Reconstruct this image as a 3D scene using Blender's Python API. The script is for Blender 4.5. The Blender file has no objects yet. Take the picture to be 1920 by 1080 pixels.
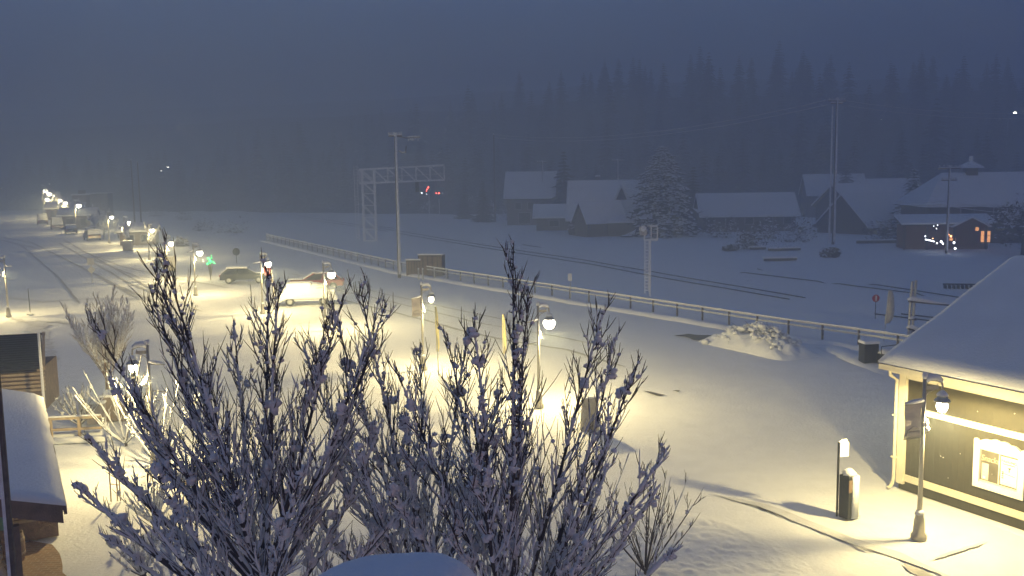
import bpy, math, random
from mathutils import Vector, Matrix, noise
random.seed(7)
PI = math.pi
def R_(deg): return math.radians(deg)
sc = bpy.context.scene
COL = sc.collection

# ------------------------------------------------------------------ camera model
CH, FPX = 9.7, 1750.0
PIT, ROL = math.radians(7.0), math.radians(.86)
CF = Vector((0, math.cos(PIT), -math.sin(PIT)))
_R0 = Vector((1, 0, 0)); _U0 = Vector((0, math.sin(PIT), math.cos(PIT)))
CR = _R0*math.cos(ROL) - _U0*math.sin(ROL)
CU = _U0*math.cos(ROL) + _R0*math.sin(ROL)
CO = Vector((0, 0, CH))
def ray(x, y): return CF*FPX + CR*(x-960) - CU*(y-540)
def G(x, y, z=0.0):
    d = ray(x, y); return CO + d*((z-CH)/d.z)
def A(x, y, Y):
    d = ray(x, y); return CO + d*(Y/d.y)
STREET = math.radians(28.6)          # street and railway run along local +y of this rotation
DV = Vector((-math.sin(STREET), math.cos(STREET), 0)); NV = Vector((math.cos(STREET), math.sin(STREET), 0))

# ------------------------------------------------------------------ materials
def mat(name, col, rough=.7, metal=0, var=.12, scale=6.0, bump=0.0, bscale=30.0, emit=None, estr=0, spec=.3, col2=None):
    m = bpy.data.materials.new(name); m.use_nodes = True
    nt = m.node_tree; b = nt.nodes['Principled BSDF']
    b.inputs['Roughness'].default_value = rough; b.inputs['Metallic'].default_value = metal
    b.inputs['Specular IOR Level'].default_value = spec
    tc = nt.nodes.new('ShaderNodeTexCoord')
    n = nt.nodes.new('ShaderNodeTexNoise'); n.inputs['Scale'].default_value = scale; n.inputs['Detail'].default_value = 5
    nt.links.new(tc.outputs['Object'], n.inputs['Vector'])
    r = nt.nodes.new('ShaderNodeValToRGB')
    c2 = col2 or tuple(min(1, c*(1+var)) for c in col); c1 = tuple(c*(1-var) for c in col)
    r.color_ramp.elements[0].position = .35; r.color_ramp.elements[1].position = .65
    r.color_ramp.elements[0].color = (*c1, 1); r.color_ramp.elements[1].color = (*c2, 1)
    nt.links.new(n.outputs['Fac'], r.inputs['Fac']); nt.links.new(r.outputs['Color'], b.inputs['Base Color'])
    if bump:
        n2 = nt.nodes.new('ShaderNodeTexNoise'); n2.inputs['Scale'].default_value = bscale; n2.inputs['Detail'].default_value = 6
        nt.links.new(tc.outputs['Object'], n2.inputs['Vector'])
        bp = nt.nodes.new('ShaderNodeBump'); bp.inputs['Strength'].default_value = bump; bp.inputs['Distance'].default_value = .05
        nt.links.new(n2.outputs['Fac'], bp.inputs['Height']); nt.links.new(bp.outputs['Normal'], b.inputs['Normal'])
    if emit:
        b.inputs['Emission Color'].default_value = (*emit, 1); b.inputs['Emission Strength'].default_value = estr
    return m
def wave_mat(name, col, axis, scale, depth, rough=.7, dark=.6, var=.1):
    m = mat(name, col, rough, var=var); nt = m.node_tree; b = nt.nodes['Principled BSDF']
    tc = nt.nodes['Texture Coordinate']; w = nt.nodes.new('ShaderNodeTexWave'); w.bands_direction = axis
    w.wave_profile = 'SAW'; w.inputs['Scale'].default_value = scale
    nt.links.new(tc.outputs['Object'], w.inputs['Vector'])
    bp = nt.nodes.new('ShaderNodeBump'); bp.inputs['Strength'].default_value = .8; bp.inputs['Distance'].default_value = depth
    nt.links.new(w.outputs['Fac'], bp.inputs['Height']); nt.links.new(bp.outputs['Normal'], b.inputs['Normal'])
    return m
M = {}
M['snow'] = mat('snow', (.80, .83, .87), .75, var=.03, scale=1.5, bump=.35, bscale=9)
M['snow_roof'] = mat('snow_roof', (.80, .83, .87), .75, var=.03, scale=.8, bump=.4, bscale=14)
M['frost'] = mat('frost', (.72, .75, .79), .8, var=.12, scale=8, bump=.3, bscale=20)
M['slush'] = mat('slush', (.42, .43, .44), .6, var=.3, scale=2.5, bump=.5, bscale=12)
M['trodden'] = mat('trodden_snow', (.62, .64, .67), .7, var=.12, scale=1.5, bump=.6, bscale=7)
M['bare'] = mat('bare_ground', (.10, .095, .09), .7, var=.35, scale=2)
M['hill_floor'] = mat('forest_floor', (.05, .055, .06), .9, var=.4, scale=.15)
M['bark'] = mat('bark', (.055, .042, .038), .85, var=.35, scale=14, bump=.4, bscale=40)
M['tan_bark'] = mat('tan_bark', (.24, .165, .105), .85, var=.25, scale=12)
M['twig'] = mat('twig_bark', (.06, .045, .042), .85, var=.3, scale=20)
M['needle'] = mat('conifer_needles', (.022, .034, .026), .8, var=.35, scale=2)
M['needle_snow'] = mat('snow_on_needles', (.74, .78, .83), .8, var=.12, scale=1)
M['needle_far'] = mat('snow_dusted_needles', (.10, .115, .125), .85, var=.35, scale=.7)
M['galv'] = mat('galvanised_steel', (.42, .44, .46), .45, .6, var=.12)
M['galv_paint'] = mat('frosted_silver_paint', (.78, .80, .83), .7, 0, var=.1)
M['dark_metal'] = mat('dark_metal', (.03, .032, .035), .45, .3, var=.2)
M['pole_paint'] = mat('pole_paint', (.42, .40, .35), .45, .2, var=.12)
M['wood_pole'] = mat('pole_wood', (.11, .095, .085), .85, var=.25, scale=10, bump=.3)
M['wood'] = mat('weathered_wood', (.24, .16, .10), .75, var=.25, scale=6, bump=.3)
M['wood_pale'] = mat('pale_wood', (.42, .33, .22), .7, var=.15, scale=6, bump=.2)
M['brown'] = mat('brown_board', (.17, .12, .085), .7, var=.2, scale=4, bump=.2)
M['olive'] = wave_mat('olive_siding', (.040, .037, .0245), 'Y', 1.6, .02, .65)
M['cream'] = mat('cream_trim', (.66, .62, .50), .55, var=.06)
M['white'] = mat('white_paint', (.78, .78, .76), .5, var=.05)
M['glass'] = mat('window_glass', (.10, .09, .07), .08, 0, var=.2, scale=3, spec=.6)
M['dark_glass'] = mat('dark_glass', (.015, .018, .022), .1, 0, var=.2, spec=.6)
M['poster'] = mat('poster_paper', (.80, .79, .72), .6, var=.04)
M['red_ink'] = mat('red_ink', (.55, .06, .04), .6, var=.1)
M['black_ink'] = mat('black_ink', (.02, .02, .02), .6, var=.1)
M['pale_ink'] = mat('pale_lettering', (.55, .50, .36), .6, var=.1)
M['roof_edge'] = mat('roof_edge', (.035, .03, .028), .8, var=.2)
M['house_wall'] = wave_mat('house_boards', (.075, .062, .058), 'Z', 1.2, .02, .8)
M['house_red'] = wave_mat('house_red_boards', (.16, .075, .05), 'Z', 1.2, .02, .8)
M['house_grey'] = wave_mat('house_grey_boards', (.12, .12, .13), 'Z', 1.2, .02, .8)
M['trim'] = mat('house_trim', (.35, .36, .38), .7)
M['warm_window'] = mat('lit_window', (.8, .5, .25), .5, emit=(1, .42, .14), estr=.9)
M['bulb'] = mat('lamp_globe', (.9, .9, .85), .4, emit=(1, .90, .68), estr=14)
M['far_bulb'] = mat('far_lamp_globe', (.9, .9, .85), .4, emit=(1, .93, .78), estr=10)
M['cold_bulb'] = mat('cold_bulb', (.9, .9, .9), .4, emit=(.85, .92, 1), estr=5)
M['red_bulb'] = mat('red_lens', (.6, .05, .03), .4, emit=(1, .10, .06), estr=9)
M['green_bulb'] = mat('green_bulb', (.05, .5, .15), .4, emit=(.02, 1, .22), estr=4)
M['amber_bulb'] = mat('amber_bulb', (.8, .4, .15), .4, emit=(1, .45, .2), estr=4)
M['banner'] = mat('banner_cloth', (.55, .50, .46), .8, var=.12, scale=5)
M['banner_dark'] = mat('banner_arch_print', (.34, .30, .30), .8, var=.1)
M['flag'] = mat('flag_cloth', (.62, .60, .52), .8, var=.1)
M['flag_yellow'] = mat('yellow_flag_cloth', (.66, .60, .30), .7, var=.1)
M['car_grey'] = mat('grey_car_paint', (.11, .11, .115), .3, .3, var=.08)
M['car_tan'] = mat('tan_car_paint', (.24, .21, .17), .3, .3, var=.08)
M['car_dark'] = mat('dark_car_paint', (.03, .032, .036), .3, .3, var=.1)
M['car_red'] = mat('red_car_paint', (.28, .03, .03), .3, .1, var=.08)
M['car_blue'] = mat('slate_car_paint', (.06, .07, .10), .3, .3, var=.08)
M['tyre'] = mat('tyre_rubber', (.02, .02, .02), .9)
M['sign_red'] = mat('sign_red', (.45, .03, .03), .4, var=.08)
M['sign_yellow'] = mat('sign_yellow', (.65, .5, .10), .5, var=.1)
M['stone'] = mat('grey_stone', (.26, .25, .24), .85, var=.2, scale=5, bump=.5, bscale=25)
M['teal'] = mat('teal_panel', (.10, .30, .28), .5, var=.2)
M['leaf'] = mat('dry_leaves', (.10, .09, .04), .8, var=.4, scale=4)
M['facade'] = mat('old_brick_facade', (.18, .15, .13), .85, var=.15, scale=2)
M['rail'] = mat('rail_steel', (.035, .035, .04), .6, .3, var=.2)
def brick_mat():
    m = bpy.data.materials.new('brick_paving'); m.use_nodes = True; nt = m.node_tree; b = nt.nodes['Principled BSDF']
    tc = nt.nodes.new('ShaderNodeTexCoord'); br = nt.nodes.new('ShaderNodeTexBrick')
    br.inputs['Scale'].default_value = 2.0; br.inputs['Color1'].default_value = (.30, .17, .085, 1); br.inputs['Color2'].default_value = (.22, .12, .065, 1)
    br.inputs['Mortar'].default_value = (.34, .27, .19, 1); br.inputs['Mortar Size'].default_value = .025
    nt.links.new(tc.outputs['Object'], br.inputs['Vector']); nt.links.new(br.outputs['Color'], b.inputs['Base Color'])
    b.inputs['Roughness'].default_value = .8
    return m
M['brick'] = brick_mat()

# ------------------------------------------------------------------ mesh builder
class MB:
    def __init__(s): s.v = []; s.f = []; s.m = []
    def add(s, vs, fs, mi=0):
        o = len(s.v); s.v.extend(tuple(p) for p in vs); s.f.extend(tuple(i+o for i in f) for f in fs); s.m.extend([mi]*len(fs)); return s
    def box(s, c, d, rz=0.0, mi=0, taper=1.0, rot=None):
        hx, hy, hz = d[0]/2, d[1]/2, d[2]/2
        vs = []
        R = rot or Matrix.Rotation(rz, 3, 'Z'); c = Vector(c)
        for z, t in ((-hz, 1), (hz, taper)):
            for x, y in ((-hx, -hy), (hx, -hy), (hx, hy), (-hx, hy)):
                vs.append(c + R @ Vector((x*t, y*t, z)))
        return s.add(vs, [(3, 2, 1, 0), (4, 5, 6, 7), (0, 1, 5, 4), (1, 2, 6, 5), (2, 3, 7, 6), (3, 0, 4, 7)], mi)
    def bar(s, a, b, w, h=None, mi=0):
        a, b = Vector(a), Vector(b); d = b-a; L = d.length
        if L < 1e-6: return s
        q = d.to_track_quat('Y', 'Z').to_matrix()
        return s.box((a+b)/2, (w, L, h or w), mi=mi, rot=q)
    def tube(s, pts, rad, n=6, mi=0, cap=True):
        pts = [Vector(p) for p in pts]; N = len(pts)
        if not hasattr(rad, '__len__'): rad = [rad]*N
        o = len(s.v); up = Vector((.31, .17, .93)); prev = None
        for i, p in enumerate(pts):
            t = (pts[min(i+1, N-1)]-pts[max(i-1, 0)])
            t = t.normalized() if t.length > 1e-9 else Vector((0, 0, 1))
            if prev is None:
                x = t.cross(up if abs(t.dot(up)) < .95 else Vector((1, 0, 0))).normalized()
            else:
                x = prev - t*prev.dot(t)
                x = x.normalized() if x.length > 1e-6 else t.orthogonal().normalized()
            prev = x; y = t.cross(x)
            for k in range(n):
                a = 2*PI*k/n; s.v.append(tuple(p + (x*math.cos(a)+y*math.sin(a))*rad[i]))
        for i in range(N-1):
            for k in range(n):
                a = o+i*n+k; b = o+i*n+(k+1) % n
                s.f.append((a, b, b+n, a+n)); s.m.append(mi)
        if cap:
            s.f.append(tuple(o+k for k in range(n))[::-1]); s.m.append(mi)
            s.f.append(tuple(o+(N-1)*n+k for k in range(n))); s.m.append(mi)
        return s
    def lathe(s, c, prof, n=14, mi=0, sx=1.0, sy=1.0):
        c = Vector(c); o = len(s.v)
        for r, z in prof:
            for k in range(n):
                a = 2*PI*k/n; s.v.append((c.x+r*sx*math.cos(a), c.y+r*sy*math.sin(a), c.z+z))
        for i in range(len(prof)-1):
            for k in range(n):
                a = o+i*n+k; b = o+i*n+(k+1) % n
                s.f.append((a, b, b+n, a+n)); s.m.append(mi)
        s.f.append(tuple(o+k for k in range(n))[::-1]); s.m.append(mi)
        s.f.append(tuple(o+(len(prof)-1)*n+k for k in range(n))); s.m.append(mi)
        return s
    def prism(s, poly, vec, mi=0):
        n = len(poly); a = [Vector(p) for p in poly]; b = [p+Vector(vec) for p in a]
        return s.add(a+b, [tuple(range(n))[::-1], tuple(range(n, 2*n))] + [(i, (i+1) % n, n+(i+1) % n, n+i) for i in range(n)], mi)
    def blob(s, c, r, mi=0, sq=(1, 1, 1), jit=.18, n=6, m=4):
        c = Vector(c); o = len(s.v); ph = random.random()*50
        s.v.append(tuple(c+Vector((0, 0, -r*sq[2]))))
        for i in range(1, m):
            th = PI*i/m
            for k in range(n):
                a = 2*PI*k/n + i*.5
                q = r*(1+jit*(random.random()*2-1))
                s.v.append((c.x+q*sq[0]*math.sin(th)*math.cos(a), c.y+q*sq[1]*math.sin(th)*math.sin(a), c.z-q*sq[2]*math.cos(th)))
        s.v.append(tuple(c+Vector((0, 0, r*sq[2]))))
        for k in range(n): s.f.append((o, o+1+(k+1) % n, o+1+k)); s.m.append(mi)
        for i in range(m-2):
            for k in range(n):
                a = o+1+i*n+k; b = o+1+i*n+(k+1) % n
                s.f.append((a, b, b+n, a+n)); s.m.append(mi)
        e = o+1+(m-1)*n; l = o+1+(m-2)*n
        for k in range(n): s.f.append((l+k, l+(k+1) % n, e)); s.m.append(mi)
        return s
    def build(s, name, mats, parent=None, smooth=False, world=False, bevel=0):
        if not isinstance(mats, (list, tuple)): mats = [mats]
        me = bpy.data.meshes.new(name)
        vs = s.v
        if world and parent is not None:
            inv = (Matrix.Translation(parent.location) @ parent.rotation_euler.to_matrix().to_4x4()).inverted()
            vs = [tuple(inv @ Vector(p)) for p in vs]
        me.from_pydata(vs, [], s.f)
        for m in mats: me.materials.append(m if not isinstance(m, str) else M[m])
        if any(s.m): me.polygons.foreach_set('material_index', s.m)
        if smooth: me.polygons.foreach_set('use_smooth', [True]*len(me.polygons))
        me.update()
        o = bpy.data.objects.new(name, me); COL.objects.link(o)
        if parent is not None: o.parent = parent
        if bevel:
            b = o.modifiers.new('bevel', 'BEVEL'); b.width = bevel; b.segments = 2; b.limit_method = 'ANGLE'
        return o
def tag(o, label=None, cat=None, group=None, kind=None):
    if label: o['label'] = label
    if cat: o['category'] = cat
    if group: o['group'] = group
    if kind: o['kind'] = kind
    return o
def thing(name, label, cat, loc=(0, 0, 0), rz=0.0, group=None):
    o = bpy.data.objects.new(name, None); COL.objects.link(o); o.empty_display_size = .2
    o.location = Vector(loc); o.rotation_euler = (0, 0, rz)
    return tag(o, label, cat, group)
def copy_tree(o, parent=None):
    c = o.copy(); COL.objects.link(c); c.parent = parent
    for ch in [x for x in o.children]: copy_tree(ch, c)
    return c
def clone(o, loc, rz, label, scale=None, group=None):
    c = copy_tree(o); c.location = Vector(loc); c.rotation_euler = (0, 0, rz); c['label'] = label
    if scale is not None: c.scale = scale if hasattr(scale, '__len__') else (scale,)*3
    if group: c['group'] = group
    return c
def structure(mb, name, m, smooth=True, kind='structure'):
    return tag(mb.build(name, m, smooth=smooth), kind=kind)

# ------------------------------------------------------------------ ground
def axis_vals(segs):
    out = []
    for a, b, st in segs:
        x = a
        while x < b-1e-6: out.append(x); x += st
    out.append(segs[-1][1]); return out
xs = axis_vals([(-1600, -400, 120), (-400, -80, 20), (-80, -24, 3), (-24, 26, .4), (26, 90, 3), (90, 400, 20), (400, 1600, 120)])
ys = axis_vals([(-60, 12, 6), (12, 42, .35), (42, 78, .7), (78, 160, 4), (160, 440, 20), (440, 1800, 120)])
tramp_c = [G(1330, 960), G(1400, 1040), G(1480, 1050), G(1250, 1000), G(1560, 1060)]
def ground_h(x, y):
    if y > 90 or abs(x) > 60 or y < 10: return -.02
    h = -.035 + .03*noise.noise(Vector((x*.5, y*.5, 0))) + .012*noise.noise(Vector((x*1.7, y*1.7, 3)))
    w = 0
    for c in tramp_c:
        d2 = (x-c.x)**2+(y-c.y)**2; w = max(w, math.exp(-d2/5.0))
    h += w*.10*(noise.noise(Vector((x*1.9, y*1.9, 9)))) + w*.05*noise.noise(Vector((x*4, y*4, 5)))
    return min(h, .06 if w > .3 else -.003)
g = MB()
for y in ys:
    for x in xs: g.v.append((x, y, ground_h(x, y)))
W = len(xs)
for j in range(len(ys)-1):
    for i in range(W-1): g.f.append((j*W+i, j*W+i+1, (j+1)*W+i+1, (j+1)*W+i)); g.m.append(0)
structure(g, 'ground', 'snow')

def smooth01(t): t = max(0, min(1, t)); return t*t*(3-2*t)
def hill_h(x, y):
    y0 = 185 + max(0, 70-x)*.55 if x > -150 else 306 + (-150-x)*.25
    h = 34*smooth01((y-y0)/135) + 26*smooth01((y-y0-120)/260)
    return h + (2.2*noise.noise(Vector((x*.02, y*.02, 1))) if h > .5 else 0) - .4*(h <= .01)
hb = MB(); hx = [-460+i*20 for i in range(50)]; hy = [180+i*14 for i in range(40)]
for y in hy:
    for x in hx: hb.v.append((x, y, hill_h(x, y)))
for j in range(len(hy)-1):
    for i in range(len(hx)-1):
        a = j*len(hx)+i; hb.f.append((a, a+1, a+1+len(hx), a+len(hx))); hb.m.append(0)
structure(hb, 'hillside', 'hill_floor')

def strip(pts, width, z=.006, rag=.35, step=.5, seed=0):
    """ragged ribbon lying on the ground along world points"""
    P = [Vector((p[0], p[1], 0)) for p in pts]; out = []
    for a, b in zip(P[:-1], P[1:]):
        n = max(1, int((b-a).length/step))
        for i in range(n): out.append(a.lerp(b, i/n))
    out.append(P[-1]); mb = MB(); N = len(out)
    for i, p in enumerate(out):
        t = (out[min(i+1, N-1)]-out[max(i-1, 0)]).normalized(); s = Vector((-t.y, t.x, 0))
        e = min(1, i/3, (N-1-i)/3)
        w1 = width/2*(1+rag*noise.noise(Vector((i*.6, seed, 1))))*e; w2 = width/2*(1+rag*noise.noise(Vector((i*.6, seed, 7))))*e
        o = s*(rag*width*.4*noise.noise(Vector((i*.15, seed, 4))))
        mb.v += [tuple(p+o+s*w1+Vector((0, 0, z))), tuple(p+o-s*w2+Vector((0, 0, z)))]
    for i in range(N-1): mb.f.append((2*i, 2*i+1, 2*i+3, 2*i+2)); mb.m.append(0)
    return mb
def px_strip(pxs, width, name, m, seed=0, z=.006, rag=.35, step=.5):
    return structure(strip([G(*p) for p in pxs], width, z, rag, step, seed), name, m)
# gutters, tyre tracks, bare patches
px_strip([(560, 545), (640, 562), (720, 581), (800, 601), (870, 621), (960, 640), (1060, 655), (1180, 690)], .28, 'gutter', 'slush', 1, rag=.5)
px_strip([(600, 538), (700, 558), (780, 577), (900, 606), (1040, 630), (1150, 652)], .16, 'road_slush', 'slush', 2, rag=.6, z=.007)
px_strip([(540, 512), (640, 532), (760, 560), (900, 590), (1010, 612)], .16, 'road_slush', 'slush', 3, rag=.6, z=.008)
px_strip([(1340, 931), (1420, 950), (1505, 985)], .09, 'gutter', 'bare', 4, rag=.5)
px_strip([(1330, 925), (1450, 955), (1560, 1000), (1680, 1040), (1800, 1090)], .38, 'gutter', 'trodden', 5)
px_strip([(1690, 1055), (1740, 1080), (1800, 1105)], .35, 'tyre_track', 'slush', 6, rag=.9, step=.15, z=.009)
px_strip([(1590, 1018), (1640, 1036)], .10, 'tyre_track', 'slush', 7, rag=.9, step=.1, z=.009)
px_strip([(1745, 1050), (1790, 1035), (1850, 1015)], .12, 'footpath_track', 'trodden', 8, rag=.9, step=.15, z=.010)
for i, (pp, w) in enumerate([([(0, 444), (60, 455), (130, 490), (210, 530), (320, 580)], .3), ([(0, 450), (90, 470), (170, 510), (260, 560)], .3),
                         ([(110, 455), (165, 487), (240, 530), (330, 566)], .3), ([(120, 450), (200, 495), (290, 545), (380, 585)], .25),
                         ([(40, 460), (110, 520), (150, 570)], .2), ([(150, 470), (230, 500), (320, 520), (430, 540)], .22), ([(170, 485), (260, 520), (300, 517)], .2),
                         ([(0, 480), (100, 478), (200, 485), (320, 480)], .35), ([(200, 565), (280, 562), (350, 551)], .12), ([(22, 577), (52, 577), (120, 573)], .12),
                         ([(0, 555), (80, 566), (160, 560), (300, 560)], .3), ([(170, 492), (190, 480), (260, 483), (300, 477)], .3)]):
    px_strip(pp, w, 'tyre_track', 'slush' if i not in (7, 10) else 'trodden', 20+i, z=.004+.0008*i, rag=.7)
px_strip([(20, 596), (60, 606), (110, 602), (150, 612)], .5, 'footpath_track', 'trodden', 41, z=.016, rag=1.2)
px_strip([(70, 600), (75, 640), (85, 690)], 1.2, 'footpath_track', 'trodden', 42, z=.017, rag=1.0)
def patch(poly, name, m, z=.012, jag=.12):
    P = [G(*p) for p in poly]; mb = MB(); out = []
    for i in range(len(P)):
        a, b = P[i], P[(i+1) % len(P)]; n = max(1, int((b-a).length/.35))
        for k in range(n):
            q = a.lerp(b, k/n); out.append((q.x+jag*noise.noise(q*2.3), q.y+jag*noise.noise(q*2.3+Vector((5, 5, 5))), z))
    mb.add(out, [tuple(range(len(out)))]); return structure(mb, name, m, smooth=False)
patch([(1263, 630), (1290, 626), (1305, 628), (1345, 629), (1380, 636), (1428, 645), (1400, 648), (1345, 641), (1300, 638), (1285, 631)], 'bare_ground', 'bare')
patch([(1206, 733), (1222, 735), (1248, 741), (1232, 742)], 'bare_ground', 'bare', jag=.05)
patch([(1262, 732), (1276, 732), (1272, 735)], 'bare_ground', 'bare', jag=.04)
patch([(20, 1085), (4, 1030), (60, 1015), (100, 1022), (118, 1040), (124, 1060), (132, 1085)], 'brick_paving', 'brick', z=.015, jag=.3)
tp = MB(); c0 = G(1310, 1035); NX, NY = 120, 110
for j in range(NY+1):
    for i in range(NX+1):
        u, v = -1+2*i/NX, -1+2*j/NY; p = c0+NV*(u*2.3)+DV*(v*3.6); e = max(0, 1-(u*u+v*v))
        h = .055*abs(noise.noise(Vector((p.x*2.6, p.y*2.6, 1))))+.05*max(0, noise.noise(Vector((p.x*5.5, p.y*5.5, 4)))-.15)-.05*max(0, noise.noise(Vector((p.x*3.5, p.y*3.5, 14)))-.2)
        tp.v.append((p.x, p.y, -.045+(.055+h)*min(1, e*3)))
for j in range(NY):
    for i in range(NX): a = j*(NX+1)+i; tp.f.append((a, a+1, a+NX+2, a+NX+1)); tp.m.append(0)
structure(tp, 'trodden_snow', 'snow')
def bank(pts, w, h, seed=0):
    P = [Vector((p[0], p[1], 0)) for p in pts]; out = []
    for a, b in zip(P[:-1], P[1:]):
        n = max(1, int((b-a).length/.8))
        for i in range(n): out.append(a.lerp(b, i/n))
    out.append(P[-1]); mb = MB(); N = len(out); K = 7
    for i, p in enumerate(out):
        t = (out[min(i+1, N-1)]-out[max(i-1, 0)]).normalized(); s = Vector((-t.y, t.x, 0)); e = min(1, i/4, (N-1-i)/4)
        k1 = 1+.5*noise.noise(Vector((i*.35, seed, 0))); k2 = 1+.3*noise.noise(Vector((i*.3, seed, 5)))
        for k in range(K):
            a = PI*k/(K-1); mb.v.append(tuple(p + s*(math.cos(a)*w/2*k2) + Vector((0, 0, -.03+h*k1*e*math.sin(a)))))
    for i in range(N-1):
        for k in range(K-1): a = i*K+k; mb.f.append((a, a+1, a+1+K, a+K)); mb.m.append(0)
    return mb
FENCE = [Vector((-38, 144.9, 0)), Vector((-10.9, 93.6, 0)), Vector((6.8, 67.9, 0)), Vector((11.8, 60.8, 0)), Vector((15.5, 55.3, 0)), Vector((20.6, 48.6, 0)), Vector((27, 39.6, 0))]
off = -NV*.9
structure(bank([p+off for p in FENCE], 1.1, .22, 1), 'snow_bank', 'snow')
structure(bank([G(0, 475)+Vector((0, 3, 0)), G(60, 472), G(120, 464)], 1.3, .3, 2), 'snow_bank', 'snow')
structure(bank([G(1540, 640), G(1600, 672), G(1680, 700)], 1.4, .22, 4), 'snow_bank', 'snow')

# ------------------------------------------------------------------ railway
def rail_pair(pa, pb, label, brk):
    t = thing('railway_track', label, 'railway track', (pa[0].x, pa[0].y, 0))
    for pts in (pa, pb):
        out = []
        for a, b in zip(pts[:-1], pts[1:]):
            n = max(1, int((b-a).length/1.5))
            for i in range(n): out.append(a.lerp(b, i/n))
        out.append(pts[-1]); mb = MB(); run = []
        for i, p in enumerate(out):
            buried = noise.noise(Vector((i*.10, pts[0].x*3, 8))) > brk
            run.append(Vector((p.x, p.y, -.16 if buried else .05 + .05*noise.noise(Vector((i*.15, pts[0].x, 2))))))
        mb.tube(run, .042, 4)
        if mb.v: mb.build('rail', 'rail', t, world=True)
rail_pair([G(560, 405), G(700, 426), G(900, 459), G(1100, 489), G(1300, 524), G(1510, 560)], [G(560, 409), G(700, 430), G(900, 464), G(1100, 495), G(1300, 532), G(1480, 562)],
          'two dark rails showing through snow in front of the ladder signal mast', .55)
rail_pair([G(1420, 505), G(1560, 522), G(1700, 543), G(1900, 575)], [G(1500, 522), G(1600, 537), G(1720, 552), G(1900, 583)], 'faint half-buried rails in snow to the right, beyond the red round sign', .05)
rail_pair([G(700, 420), G(1000, 462), G(1300, 500), G(1560, 532)], [G(700, 423), G(1000, 466), G(1300, 505), G(1560, 538)], 'nearly buried rails in snow nearest the cottages', -.25)
rail_pair([G(1640, 590), G(1760, 605), G(1880, 625)], [G(1690, 590), G(1780, 600), G(1880, 614)], 'short bare rails beside the twin wooden posts', .5)

f = thing('railing_fence', 'long low metal railing with snow-capped double rails and chain link beside the railway', 'fence', FENCE[3])
posts = []
acc = 0.0; SP = 2.3
for a, b in zip(FENCE[:-1], FENCE[1:]):
    L = (b-a).length; d = acc
    while d < L: posts.append(a.lerp(b, d/L)); d += SP
    acc = d-L
posts = posts[::-1]
for i, p in enumerate(posts):
    if i < 60: MB().box((p.x, p.y, .44), (.09, .09, .9), STREET).build('post', 'wood_pole', f, world=True)
lo, up, sn = MB(), MB(), MB()
for a, b in zip(posts[:-1], posts[1:]):
    lo.bar(a+Vector((0, 0, .64)), b+Vector((0, 0, .64)), .06, .09); up.bar(a+Vector((0, 0, .88)), b+Vector((0, 0, .88)), .06, .07)
    n = 4
    for i in range(n):
        p, q = a.lerp(b, i/n), a.lerp(b, (i+1)/n); hh = .07+.03*noise.noise(Vector((p.x*.7, p.y*.7, 1)))
        sn.bar(p+Vector((0, 0, .915+hh/2)), q+Vector((0, 0, .915+hh/2)), .10, hh)
        sn.bar(p+Vector((0, 0, .675+hh*.2)), q+Vector((0, 0, .675+hh*.2)), .055, hh*.4)
lo.build('lower_rail', 'galv', f, world=True); up.build('upper_rail', 'galv', f, world=True); sn.build('snow_cap', 'snow', f, world=True)
ml = MB()
for a, b in zip(posts[20:-1], posts[21:]):
    n = 12
    for i in range(n):
        p, q = a.lerp(b, i/n), a.lerp(b, (i+1)/n)
        ml.bar(p+Vector((0, 0, .1)), q+Vector((0, 0, .62)), .012); ml.bar(p+Vector((0, 0, .62)), q+Vector((0, 0, .1)), .012)
ml.build('wire_mesh', 'galv', f, world=True)

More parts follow.
